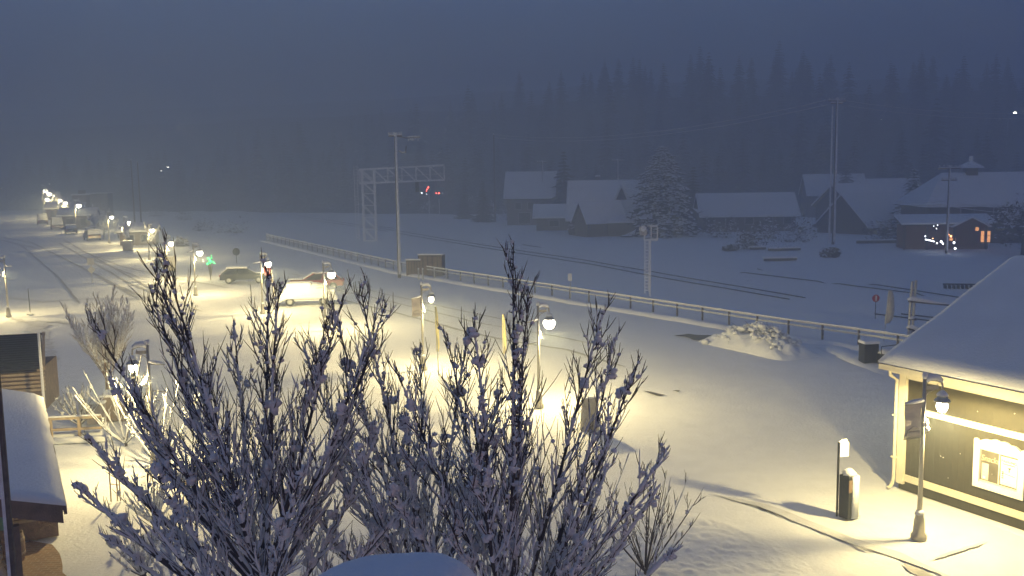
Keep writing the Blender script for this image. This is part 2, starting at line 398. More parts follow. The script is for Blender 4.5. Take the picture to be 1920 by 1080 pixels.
# ------------------------------------------------------------------ street lamps
LAMP_W = 2000.0
LAMP_C = (1, .77, .32)
def make_lamp(h=4.35, banner=True, arm=True, watts=LAMP_W, side=1, gs=1.0):
    t = thing('street_lamp', 'street lamp', 'street lamp', (0, 0, 0), 0, 'black and cream gooseneck lamps along the snowy street')
    MB().lathe((0, 0, 0), [(.20, 0), (.20, .12), (.15, .16), (.13, .5), (.10, .62), (.11, .66), (.08, .72)], 12).build('base', 'pole_paint', t, smooth=True)
    MB().lathe((0, 0, .72), [(.065, 0), (.055, 1.5), (.048, h-.72)], 10).build('pole', 'pole_paint', t, smooth=True)
    s = side
    b = MB(); b.tube([(0, 0, h-.18), (s*.15, 0, h-.10), (s*.35, 0, h-.12), (s*.48, 0, h-.2), (s*.5, 0, h-.42)], .028, 6)
    b.tube([(0, 0, h-.55), (s*.12, 0, h-.42), (s*.28, 0, h-.35), (s*.36, 0, h-.2)], .015, 5)
    b.box((s*.2, 0, h-.30), (.36, .03, .10)); b.build('bracket', 'pole_paint', t)
    l = MB().lathe((s*.5, 0, h-.62), [(.05, .22), (.06, .16), (.09, .12), (.15, .03), (.20, -.02), (.21, -.06), (.18, -.05)], 14).build('lantern', 'galv', t, smooth=True)
    cage = MB()
    for k in range(6):
        a = 2*PI*k/6; c, q = math.cos(a), math.sin(a)
        cage.tube([(s*.5+.185*c, .185*q, h-.66), (s*.5+.165*c, .165*q, h-.85), (s*.5+.08*c, .08*q, h-1.0)], .010, 4)
    cage.build('lantern_cage', 'dark_metal', l)
    MB().lathe((s*.5, 0, h-.83), [(.05*gs, -.13*gs), (.10*gs, -.10*gs), (.14*gs, -.02*gs), (.14*gs, .06), (.11*gs, .14), (.07, .16)], 12).build('globe', 'bulb', l, smooth=True)
    sn = MB(); sn.tube([(s*.02, 0, h-.12), (s*.15, 0, h-.02), (s*.33, 0, h-.03), (s*.47, 0, h-.13)], [.05, .10, .09, .05], 7)
    MB().lathe((s*.5, 0, h-.52), [(.16, 0), (.12, .07), (.05, .13), (.02, .15)], 8).build('lantern_snow', 'snow', l, smooth=True)
    sn.blob((0, 0, h+.02), .09, sq=(1, 1, 1.2)); MB().blob((s*.05, 0, h-1.25), .11, sq=(.9, .9, 1.5)).blob((s*.10, 0, h-1.38), .08).build('pole_snow', 'snow', t, smooth=True); MB().blob((0, 0, .70), .13, sq=(1, 1, .8)).build('base_snow', 'snow', t, smooth=True)
    if arm:
        MB().tube([(-s*.02, 0, h-.62), (-s*.3, 0, h-.66), (-s*.52, 0, h-.69)], [.06, .065, .03], 6).build('arm_snow', 'snow', t, smooth=True)
        MB().bar((0, 0, h-.70), (-s*.52, 0, h-.74), .03).build('banner_arm', 'pole_paint', t); MB().bar((0, 0, h-1.60), (-s*.52, 0, h-1.64), .03).build('banner_arm', 'pole_paint', t)
    sn.build('snow_cap', 'snow', t, smooth=True)
    if banner:
        bn = MB(); nz = 8
        for i in range(nz+1):
            z = h-.73-.88*i/nz; w = .03*math.sin(i*.9)
            for x in (-.06, -.20, -.34, -.50): bn.v.append((s*x, w*(1 if x < -.3 else .3), z)) 
        for i in range(nz):
            for k in range(3): bn.f.append((i*4+k, i*4+k+1, i*4+k+5, i*4+k+4)); bn.m.append(0)
        bo = bn.build('banner', 'banner', t); so = bo.modifiers.new('thick', 'SOLIDIFY'); so.thickness = .012
        ar = MB(); ar.tube([(s*-.47, -.035, h-1.56), (s*-.42, -.04, h-1.40), (s*-.28, -.04, h-1.31), (s*-.14, -.035, h-1.36)], .022, 4)
        ar.box((s*-.27, -.03, h-1.50), (.34, .012, .12)); ar.build('arch_print', 'banner_dark', bo)
    ld = bpy.data.lights.new('lamp_light', 'POINT'); ld.energy = watts; ld.color = LAMP_C; ld.shadow_soft_size = .12
    ld.use_nodes = True; nt = ld.node_tree; em = nt.nodes['Emission']      # batwing distribution of a shaded street lantern
    tc = nt.nodes.new('ShaderNodeTexCoord'); sp = nt.nodes.new('ShaderNodeSeparateXYZ'); mr = nt.nodes.new('ShaderNodeMapRange'); rp = nt.nodes.new('ShaderNodeValToRGB')
    mr.inputs['From Min'].default_value = -1; mr.inputs['From Max'].default_value = 1
    e = rp.color_ramp.elements; e[0].position = 0; e[0].color = (.42, .42, .42, 1); e[1].position = .36; e[1].color = (1, 1, 1, 1)
    q = e.new(.2); q.color = (.60, .60, .60, 1); q = e.new(.46); q.color = (.9, .9, .9, 1); q = e.new(.505); q.color = (.24, .24, .24, 1); q = e.new(.62); q.color = (.14, .14, .14, 1); q = e.new(.70); q.color = (.04, .04, .04, 1)
    nt.links.new(tc.outputs['Normal'], sp.inputs['Vector']); nt.links.new(sp.outputs['Z'], mr.inputs['Value']); nt.links.new(mr.outputs['Result'], rp.inputs['Fac']); nt.links.new(rp.outputs['Color'], em.inputs['Strength'])
    lo = bpy.data.objects.new('lamp_light', ld); COL.objects.link(lo); lo.parent = t; lo.location = (s*.5, 0, h-.88-.2*gs)
    return t
lA = make_lamp(banner=True); lA.location = (10.6, 23.56, 0); lA.rotation_euler = (0, 0, math.radians(6))
lA['label'] = 'nearest street lamp, grey banner on its pole, in front of the olive wall'
clone(lA, (-4.5, 45.9, 0), .35, 'street lamp with a square pale banner, beside the yellow feather flag')
lB = make_lamp(banner=False, gs=1.8); lB.location = (1.05, 38.0, 0); lB.rotation_euler = (0, 0, .35)
lB['label'] = 'bannerless street lamp rising behind the right-hand bare tree'
for (x, y), lab in [((-11.85, 58.4), 'street lamp with bare banner arm beside the snow-buried car'),
                    ((-17.9, 66.3), 'street lamp next to the red octagonal sign'), ((-26.4, 77.3), 'street lamp just left of the green lights'),
                    ((-33.0, 89.0), 'street lamp beside the pale utility cabinet'), ((-43.8, 112.6), 'street lamp right of the planter with a snowy sapling')]:
    clone(lB, (x, y, 0), .35, lab)
lC = make_lamp(banner=False, side=-1, watts=LAMP_W*.9, gs=1.0); lC.location = (-12.0, 30.2, 0); lC.rotation_euler = (0, 0, .1)
lC['label'] = 'street lamp half hidden by branches, shining on the brown planter boxes'
clone(lC, (-36.2, 66.4, 0), .1, 'lone street lamp at the left edge beside the wide snowy street')
p = G(205, 456); lD = clone(lB, (p.x, p.y, 0), .35, 'brightest distant street lamp, just right of the parked pale car', 1.12)
lF = make_lamp(banner=False, arm=False, watts=LAMP_W*1.5, gs=2.4)
far = []
for i, (px, ly, by, lab) in enumerate([(240, 418, 452, 'small distant lamp behind the planted sapling'), (147, 386, 418, 'distant lamp in front of the tower-like shop'),
        (122, 381, 414, 'distant lamp left of the tower-like shop'), (92, 364, 398, 'middle of the lamp cluster at the far street end'),
        (85, 358, 396, 'uppermost lamp of the cluster at the far street end'), (103, 367, 400, 'rightmost lamp of the cluster at the far street end'), (88, 374, 402, 'lowest lamp of the cluster at the far street end'), (113, 376, 408, 'distant lamp between the far cluster and the tower-like shop')]):
    Y = {240: 128, 147: 175, 122: 205, 92: 240, 85: 265, 103: 250, 88: 232, 113: 222}[px]
    q = A(px, ly, Y); s = max(.9, (q.z)/3.5); loc = (q.x-.5*s, Y, 0)
    if i == 0: lF.location = loc; lF.rotation_euler = (0, 0, .2); lF.scale = (s,)*3; lF['label'] = lab; lF['group'] = 'distant street lamps'
    else: clone(lF, loc, .2, lab, s, 'distant street lamps')
# far specks of light: tall lamps in the valley and on the hill
fl = thing('highway_lamp', '', 'street lamp', (0, 0, 0), 0, 'distant pole lamps glimmering through the fog')
MB().tube([(0, 0, -6), (0, 0, 7), (.3, 0, 7.8), (1.2, 0, 8)], [.1, .07, .06, .05], 6).build('pole', 'galv', fl)
MB().lathe((1.3, 0, 7.9), [(.1, -.28), (.3, -.18), (.34, 0), (.2, .12)], 10).build('globe', 'far_bulb', fl, smooth=True)
first = True
for px, py, Y, s, lab in [(5, 320, 380, 1.6, 'distant light at the far left edge above the dark trees'), (5, 353, 330, 1, 'lower of the two distant lights at the left edge'), (92, 344, 340, 1.2, 'distant light just right of the rounded dark tree'),
                     (123, 342, 340, 1, 'distant light between the rounded tree and the tower-like shop'), (302, 320, 300, .6, 'lower of two tiny lights in the fog'), (315, 313, 300, .8, 'upper of two tiny lights in the fog'),
                     (480, 346, 280, .5, 'tiny lone light at the foot of the foggy slope'), (1903, 211, 245, 1.3, 'bright white light among hillside trees at the right edge'), (1652, 224, 260, .35, 'faint pinprick light high on the forest slope')]:
    q = A(px, py, Y); loc = (q.x-1.3*s, Y, q.z-7.9*s)
    if first: fl.location = loc; fl.scale = (s,)*3; fl['label'] = lab; first = False
    else: clone(fl, loc, 0, lab, s)

# ------------------------------------------------------------------ building on the right
B0 = Vector((11.69, 27.49, 0))
b = thing('olive_building', 'olive green clapboard building with cream trim and thick snow on its roof', 'building', B0, STREET)
MB().box((4.5, -7.0, 1.9), (9, 14, 3.8)).build('wall', 'olive', b)
MB().box((-.03, -7.0, .40), (.06, 13.98, .20)).build('lower_trim', 'cream', b)
MB().box((-.035, -7.0, 2.55), (.07, 13.98, .17)).build('middle_trim', 'cream', b)
MB().box((-.045, -7.0, 3.57), (.09, 13.98, .24)).build('frieze_board', 'cream', b)
MB().box((-.05, -.10, 1.90), (.11, .24, 3.4)).build('corner_board', 'cream', b)
ds = MB(); ds.tube([(-.42, .10, 3.72), (-.42, .10, 3.55), (-.16, .06, 3.38), (-.16, .06, .35), (-.22, .06, .15), (-.40, .05, .06)], .05, 8)
ds.box((-.16, .06, 1.0), (.15, .14, .05)); ds.box((-.16, .06, 2.3), (.15, .14, .05)); ds.build('downspout', 'cream', b, smooth=False)
SL = math.tan(math.radians(24)); ex = -.45
def roofz(x): return 3.86 + (x-ex)*SL
rf = MB(); rf.prism([(ex, .42, roofz(ex)-.12), (5.6, .42, roofz(5.6)-.12), (5.6, .42, roofz(5.6)), (ex, .42, roofz(ex))], (0, -15, 0))
rf.prism([(5.6, .42, roofz(5.6)-.12), (11.65, .42, roofz(ex)-.12), (11.65, .42, roofz(ex)), (5.6, .42, roofz(5.6))], (0, -15, 0))
roof = rf.build('roof', 'roof_edge', b)
MB().prism([(9, 0, 3.79), (0, 0, 3.79), (0, 0, roofz(0)-.13), (5.6, 0, roofz(5.6)-.13), (9, 0, 4.9)], (0, -.2, 0)).build('gable', 'olive', b)
MB().box((ex-.05, -7.08, 3.78), (.10, 15.0, .16)).build('gutter', 'cream', b)
MB().box((-.22, -7.0, 3.66), (.42, 14.2, .05)).build('soffit', 'cream', b)
sm = MB(); nx, ny = 26, 60
for j in range(ny+1):
    for i in range(nx+1):
        x = ex-.04+(5.65-ex)*i/nx; y = .50-15.0*j/ny
        if i == 0: x += .05*noise.noise(Vector((y*.9, 3, 1)))+.02*noise.noise(Vector((y*3.5, 3, 1)))
        e = min(1, i/1.2+.35, j/1.5+.45)
        sm.v.append((x, y, roofz(x)+.02+.20*e+.025*noise.noise(Vector((x*.6, y*.6, 0)))+.012*noise.noise(Vector((x*2.5, y*2.5, 0)))))
for j in range(ny):
    for i in range(nx): a = j*(nx+1)+i; sm.f.append((a, a+nx+1, a+nx+2, a+1)); sm.m.append(0)
o0 = len(sm.v)
for j in range(ny+1): sm.v.append((ex-.02, .48-15.0*j/ny, roofz(ex)+.004))
for j in range(ny): sm.f.append((j*(nx+1), o0+j, o0+j+1, (j+1)*(nx+1))); sm.m.append(0)
o1 = len(sm.v)
for i in range(nx+1): x = ex-.04+(5.65-ex)*i/nx; sm.v.append((x, .46, roofz(x)+.004))
for i in range(nx): sm.f.append((i, i+1, o1+i+1, o1+i)); sm.m.append(0)
sm.build('roof_snow', 'snow_roof', roof, smooth=True)
# window with scalloped surround
wy, wz, ww, wh = -3.24, 1.49, 1.12, .94      # opening centre and size
w = MB()
w.box((-.05, wy, wz-wh/2-.09), (.10, ww+.36, .18)); w.box((-.05, wy+ww/2+.09, wz), (.10, .18, wh+.002)); w.box((-.05, wy-ww/2-.09, wz), (.10, .18, wh+.002))
top = []
for i in range(41):
    u = -1+2*i/40; y = wy+u*(ww/2+.18); s = abs(u)
    zz = wz+wh/2+.12+.20*(1-s**2)*.9+.035*abs(math.sin(u*PI*2.5))
    if s > .86: zz = wz+wh/2+.24-.8*(s-.93)**2
    top.append((-.10, y, zz))
w.prism([(-.10, wy+ww/2+.18, wz+wh/2), (-.10, wy-ww/2-.18, wz+wh/2)] + top, (.10, 0, 0))
win = w.build('window', 'white', b)
MB().box((-.012, wy, wz), (.02, ww, wh)).build('pane', 'glass', win)
MB().box((-.035, wy, wz), (.03, .035, wh)).box((-.035, wy, wz-wh/2+.02), (.03, ww, .04)).box((-.035, wy, wz+wh/2-.02), (.03, ww, .04)).build('sash', 'cream', win)
def text(s, size, loc, m, parent, yscale=1.0, shear=0):
    cu = bpy.data.curves.new('lettering', 'FONT'); cu.body = s; cu.size = size; cu.extrude = .003; cu.align_x = 'CENTER'; cu.align_y = 'CENTER'; cu.shear = shear
    o = bpy.data.objects.new('lettering', cu); COL.objects.link(o)
    dg = bpy.context.evaluated_depsgraph_get(); dg.update()
    me = bpy.data.meshes.new_from_object(o.evaluated_get(dg)); bpy.data.objects.remove(o)
    R = Matrix(((0, 0, -1), (-1, 0, 0), (0, 1, 0)))     # reads along local -y on a wall that faces local -x
    for v in me.vertices: v.co = R @ Vector((v.co.x, v.co.y*yscale, v.co.z)) + Vector(loc)
    me.materials.clear(); me.materials.append(M[m])
    q = bpy.data.objects.new('lettering', me); COL.objects.link(q); q.parent = parent; return q
MB().box((-.026, wy+.42, wz-.17), (.008, .20, .46)).build('shelf_panel', 'banner', win)
text('Snacks', .20, (-.030, wy+.28, wz+.20), 'pale_ink', win, 1.15, .15)
MB().box((-.03, wy+.44, wz-.34), (.01, .08, .07)).build('price_card', 'poster', win)
po = MB().box((-.042, wy-.28, wz+.0), (.012, .47, .78)).build('poster', 'poster', win)
text('PARKING', .105, (-.052, wy-.28, wz+.27), 'black_ink', po)
MB().box((-.051, wy-.28, wz+.195), (.004, .36, .022)).build('underline', 'red_ink', po)
ar = MB(); ar.add([(-.053, wy-.23, wz+.11), (-.053, wy-.35, wz+.13), (-.053, wy-.33, wz+.07)], [(0, 1, 2)])
ar.box((-.051, wy-.29, wz+.04), (.004, .02, .10)); ar.build('arrow', 'black_ink', po)
ln = MB(); ln.bar((-.051, wy-.10, wz-.06), (-.051, wy-.46, wz-.10), .008)
for k in range(4): ln.box((-.051, wy-.11, wz-.03-.055*k), (.004, .05, .03))
ln.build('handwriting', 'black_ink', po)
st = MB()
for i in range(16): st.blob((-.015, -.4-random.random()*3.6, .8+random.random()*2.4), .014, n=5, m=3)
st.build('stuck_snow', 'snow', b)
structure(bank([B0 + NV*-.12 + DV*(-.3-1.2*i) for i in range(12)], .5, .05, 9), 'snow_bank', 'snow')

# meter sign and pay station
t = thing('parking_sign', 'snow-plastered square sign on a thin dark post beside the pay station', 'sign', G(1569, 968), .25)
MB().tube([(0, 0, 0), (0, 0, 2.15)], .035, 6).build('post', 'dark_metal', t)
MB().box((.14, -.03, 1.93), (.28, .03, .42), taper=1).build('sign_plate', 'white', t, bevel=.03)
MB().box((.14, -.055, 1.94), (.27, .03, .41)).blob((.14, -.02, 2.16), .10, sq=(1.4, .7, .7)).build('snow_cap', 'snow', t)
t = thing('pay_station', 'dark parking pay station with snow plastered over its lit side', 'pay station', G(1588, 970), .55)
MB().box((0, 0, .62), (.34, .34, 1.24)).build('body', 'dark_metal', t, bevel=.03)
MB().box((-.10, -.178, .95), (.16, .02, .34)).build('keypad', 'brown', t)
MB().box((.19, -.01, .63), (.06, .38, 1.2)).box((.085, -.19, .62), (.25, .06, 1.2)).blob((.02, 0, 1.28), .24, sq=(1, 1, .55)).blob((.2, 0, .05), .22, sq=(1, 1.2, .5)).build('snow_cap', 'snow', t, smooth=True)

# tapered marker stone
t = thing('marker_stone', 'tall tapered grey marker slab standing in lit snow behind the right-hand tree', 'monument', G(1106, 806), .3)
MB().box((0, 0, .62), (.72, .28, 1.26), taper=.78).build('slab', 'stone', t, bevel=.03)
MB().box((0, 0, 1.275), (.56, .24, .05)).build('snow_cap', 'snow', t, bevel=.02)

# ------------------------------------------------------------------ left building
L0 = Vector((-9.22, 18.38, 0))
lb = thing('snowy_roof_building', 'low brown building with a smooth snow-covered roof at the lower left', 'building', L0, STREET)
SL2 = math.tan(math.radians(17))
MB().box((-5.2, 6.3, 1.45), (6.8, 8.0, 2.9)).build('wall', 'brown', lb)
rfl = MB().prism([(0, 0, 3.0), (0, 0, 3.12), (-5, 0, 3.12+5*SL2), (-5, 0, 3.0+5*SL2)], (0, 10.6, 0)).build('roof', 'brown', lb)
MB().prism([(-.02, -.06, 2.76), (-.02, -.06, 3.13), (-5, -.06, 3.13+5*SL2), (-5, -.06, 2.76+5*SL2)], (0, .055, 0)).build('barge_board', 'brown', lb)
MB().box((.03, 5.3, 3.02), (.06, 10.6, .20)).build('fascia', 'brown', lb)
sm = MB(); nx, ny = 20, 44
for j in range(ny+1):
    for i in range(nx+1):
        x = .05-5.0*i/nx+(.05*noise.noise(Vector((j*.25, 8, 1))) if i == 0 else 0); y = -.07+10.75*j/ny; e = min(1, i/1.3+.25, j/1.5+.35)
        sm.v.append((x, y, 3.12-x*SL2+.02+.11*e+.02*noise.noise(Vector((x*.8, y*.8, 4)))))
for j in range(ny):
    for i in range(nx): a = j*(nx+1)+i; sm.f.append((a, a+1, a+nx+2, a+nx+1)); sm.m.append(0)
o0 = len(sm.v)
for i in range(nx+1): x = .05-5.0*i/nx; sm.v.append((x, -.065, 3.128-x*SL2))
for i in range(nx): sm.f.append((i, o0+i, o0+i+1, i+1)); sm.m.append(0)
o0 = len(sm.v)
for j in range(ny+1): sm.v.append((.045, -.07+10.75*j/ny, 3.122))
for j in range(ny): sm.f.append((j*(nx+1), (j+1)*(nx+1), o0+j+1, o0+j)); sm.m.append(0)
sm.build('roof_snow', 'snow_roof', rfl, smooth=True)
MB().box((-.9, .2, 1.4), (.16, .16, 2.8)).build('porch_post', 'brown', lb)
p0 = G(15, 1075)
t = thing('thin_pole', 'frosted thin pole crossing the lower left corner in front of the snowy roof', 'pole', (A(18, 1000, 14).x, 14, 0))
MB().tube([(0, 0, 0), (0, 0, 8.2)], .055, 8).build('shaft', 'wood_pole', t); MB().tube([(-.03, -.02, 3.0), (-.03, -.02, 8.2)], .045, 6).build('snow_coat', 'frost', t)
# planter box, barrel and shrub under the eave
q = G(45, 1010); t = thing('planter_box', 'wooden planter box with dry plants under the lower left eave', 'planter', (q.x, q.y, 0), STREET)
MB().box((0, 0, .3), (1.7, .5, .6)).build('box', 'wood', t); MB().box((0, -.26, .57), (1.74, .05, .08)).build('rim', 'wood_pale', t)
lf = MB()
for i in range(260):
    c = Vector((random.uniform(-.8, .8), random.uniform(-.2, .2), .6+random.random()*.45)); d = Vector((random.uniform(-1, 1), random.uniform(-1, 1), random.uniform(-.2, 1)))*.09
    e = Vector((random.uniform(-1, 1), random.uniform(-1, 1), random.uniform(-1, 1)))*.05; lf.add([c, c+d+e, c+d*1.6, c+d-e], [(0, 1, 2, 3)])
lf.build('plants', 'leaf', t); MB().blob((.3, -.05, .68), .3, sq=(1.4, .8, .5)).build('snow_cap', 'snow', t, smooth=True)
q = G(28, 1052); t = thing('wooden_barrel', 'round wooden barrel on the bare brick paving', 'barrel', (q.x, q.y, 0), 0)
MB().lathe((0, 0, 0), [(.22, 0), (.26, .25), (.27, .4), (.24, .75), (.22, .76), (.20, .62), (.0, .60)], 18).build('staves', 'wood', t, smooth=True)
MB().lathe((0, 0, .18), [(.255, 0), (.265, .02), (.268, .06), (.258, .08)], 18).lathe((0, 0, .56), [(.262, 0), (.267, .02), (.262, .06), (.252, .07)], 18).build('hoop', 'wood_pale', t, smooth=True)
q = G(14, 1045); t = thing('teal_notice', 'small teal notice board on a stake under the lower left eave', 'sign', (q.x, q.y, 0), .2)
MB().box((0, 0, .4), (.06, .06, .8)).build('stake', 'wood_pale', t); MB().box((0, -.04, .95), (.30, .03, .4)).build('panel', 'teal', t)

# slatted shelter and snow pole beyond the left roof
q = G(82, 772); KY = q.y
t = thing('slatted_shelter', 'brown shelter with dark slatted roof at the left edge behind the snowy roof', 'shelter', (q.x, KY, 0), math.radians(14))
zc = lambda py: A(80, py, KY).z
z1, z2, z3 = zc(735), zc(690), zc(634)
MB().box((-2.0, 1.5, z1/2), (4, 3, z1)).build('wall', 'brown', t)
sl = MB()
for i in range(6): z = z1+.06+(z2-z1)*i/6; sl.box((-2.0, -.06, z+.07), (4.3, .16, .10))
sl.build('louvre_band', 'wood_pale', t)
MB().box((-2.0, 1.4, (z1+z2)/2), (4.1, 2.7, z2-z1)).build('upper_wall', 'brown', t)
sl = MB()
for i in range(16):
    u = i/15; sl.box((-2.0-.30*u, -.2+2.2*u, z2+.05+(z3-z2)*u*.85), (4.4-.5*u, .12, .09))
sl.build('roof_slat', 'dark_metal', t)
ed = MB(); ed.bar((.2, -.28, z2+.02), (-.25, 2.05, z2+(z3-z2)*.88+.05), .10, .13); ed.bar((-4.3, 2.1, z2+(z3-z2)*.88), (-.2, 2.1, z2+(z3-z2)*.88), .10, .1)
ed.build('roof_frame', 'wood_pale', t)
MB().prism([(-.1, -.2, z2-.05), (-4.1, -.2, z2-.05), (-4.2, 2.0, z2+(z3-z2)*.82), (-.5, 2.0, z2+(z3-z2)*.82)], (0, 0, -.06)).build('roof_deck', 'roof_edge', t)
q2 = G(85, 790)
t = thing('snow_pole', 'thin snow-coated post beside the slatted shelter', 'post', (q2.x, q2.y, 0))
hh = A(72, 627, q2.y).z
MB().tube([(0, 0, 0), (0, 0, hh)], .05, 7).build('shaft', 'wood_pole', t); MB().tube([(.02, -.035, .4), (.02, -.035, hh), (0, 0, hh+.05)], .06, 6).build('snow_coat', 'snow', t)

# wooden railing, planter boxes, bench things by the left tree
q = G(95, 832); t = thing('wooden_railing', 'pale wooden railing with a snowy kerb left of the brown planter boxes', 'railing', (q.x, q.y, 0), .14)
MB().box((.7, .0, .10), (2.9, .30, .20)).build('kerb', 'snow', t, bevel=.04); MB().box((.4, .9, .10), (2.4, .25, .20)).build('back_kerb', 'snow', t, bevel=.04)
for x in (-.1, .9): MB().box((x, .45, .45), (.09, .09, .9)).build('post', 'wood_pale', t)
MB().box((.6, .45, .82), (2.2, .06, .09)).build('rail', 'wood_pale', t); MB().box((.6, .45, .40), (2.2, .06, .09)).build('rail', 'wood_pale', t)
MB().box((.6, .45, .90), (2.2, .10, .06)).build('snow_cap', 'snow', t, bevel=.02)
q = G(216, 790); t = thing('planter_box', 'large brown box planter with snow on its rim, under the warm-lit bushy tree', 'planter', (q.x, q.y, 0), .15)
MB().box((0, .5, .50), (1.05, 1.0, 1.0)).build('box', 'brown', t); MB().box((0, .5, 1.05), (1.12, 1.06, .12)).build('snow_cap', 'snow', t, bevel=.04)
q = G(180, 795); t = thing('planter_box', 'smaller dark box planter left of the large brown one', 'planter', (q.x, q.y, 0), .15)
MB().box((0, .4, .40), (.70, .8, .80)).build('box', 'banner_dark', t); MB().box((0, -.012, .25), (.5, .03, .07)).build('slot', 'black_ink', t)
MB().box((0, .4, .85), (.76, .84, .11)).build('snow_cap', 'snow', t, bevel=.04)
q = G(213, 940); t = thing('plant_trellis', 'thin snow-flecked pale trellis posts in front of the snowy bushes', 'trellis', (q.x, q.y, 0), .2)
for x, h in ((-.07, 1.25), (.12, 1.05), (.2, 1.0)): MB().tube([(x, 0, 0), (x+.01, 0, h)], .022, 5).build('post', 'wood_pale', t)
MB().bar((-.07, 0, .55), (.2, 0, .5), .02).build('rail', 'wood_pale', t)
q = G(352, 935); t = thing('round_table', 'round garden table under a cap of snow behind the left tree branches', 'table', (q.x, q.y, 0))
MB().tube([(0, 0, 0), (0, 0, .72)], .05, 8).build('pedestal', 'wood_pale', t); MB().lathe((0, 0, .70), [(.60, 0), (.62, .03), (.6, .05)], 20).build('table_top', 'wood_pale', t)
MB().lathe((0, 0, .752), [(.60, 0), (.56, .12), (.35, .19), (.01, .21)], 20).build('snow_cap', 'snow', t, smooth=True)

# ------------------------------------------------------------------ bare snowy trees
def branch_pts(p, d, L, n, bend, wob, seed):
    out = [p.copy()]; d = d.normalized()
    for i in range(n):
        j = Vector((noise.noise(Vector((seed, i*.9, 0))), noise.noise(Vector((seed, i*.9, 7))), noise.noise(Vector((seed, i*.9, 13)))*.6))
        d = (d + Vector((0, 0, bend/n)) + j*wob).normalized(); p = p + d*(L/n); out.append(p.copy())
    return out
def snow_along(mb, pts, rad, cover, thick, seed, n=5, ztop=99.0, zlow=-99.0):
    """broken, lumpy snow lodged on the upper side of a limb; thins out towards the crown top"""
    run, rr, out = [], [], []
    for a, b in zip(pts[:-1], pts[1:]):
        k = max(1, int((b-a).length/.09))
        for i in range(k): out.append(a.lerp(b, i/k))
    out.append(pts[-1]); N = len(out)
    for i, p in enumerate(out):
        v = noise.noise(Vector((p.x*3.6+seed, p.y*3.6, p.z*3.6)))
        t = out[min(i+1, N-1)]-out[max(i-1, 0)]; t = t.normalized() if t.length > 0 else Vector((0, 0, 1))
        flat = 1-.7*abs(t.z); hz_ = max(0, min(1, (p.z-zlow)/max(.1, ztop-zlow)))
        cv = cover+.28*flat-.70*hz_**1.8
        r = rad*(1-.6*i/N)
        if v < cv:
            th = thick*(.25+1.25*abs(noise.noise(Vector((i*.55, seed, 2)))))*(.4+.6*flat)*(1.15-.6*hz_)
            run.append(p+Vector((.25*th*noise.noise(Vector((i*.7, seed, 5))), -r*.2*abs(t.z), r*.45+th*.5))); rr.append(max(.005, r*.4+th*(.75+.5*noise.noise(Vector((i*1.3, seed, 9))))))
        else:
            if len(run) > 1: rr[0] *= .35; rr[-1] *= .35; mb.tube(run, rr, n)
            run, rr = [], []
    if len(run) > 1: rr[0] *= .35; rr[-1] *= .35; mb.tube(run, rr, n)
def clump_of(mb, p, r, R):
    for k in range(5):
        o = Vector((R.gauss(0, .32), R.gauss(0, .32), R.gauss(0, .45)))*r; q = r*R.uniform(.4, .75)
        mb.blob(p+o, q, sq=(R.uniform(.7, 1.3), R.uniform(.7, 1.2), R.uniform(.5, 1.1)), jit=.35, n=6, m=4)
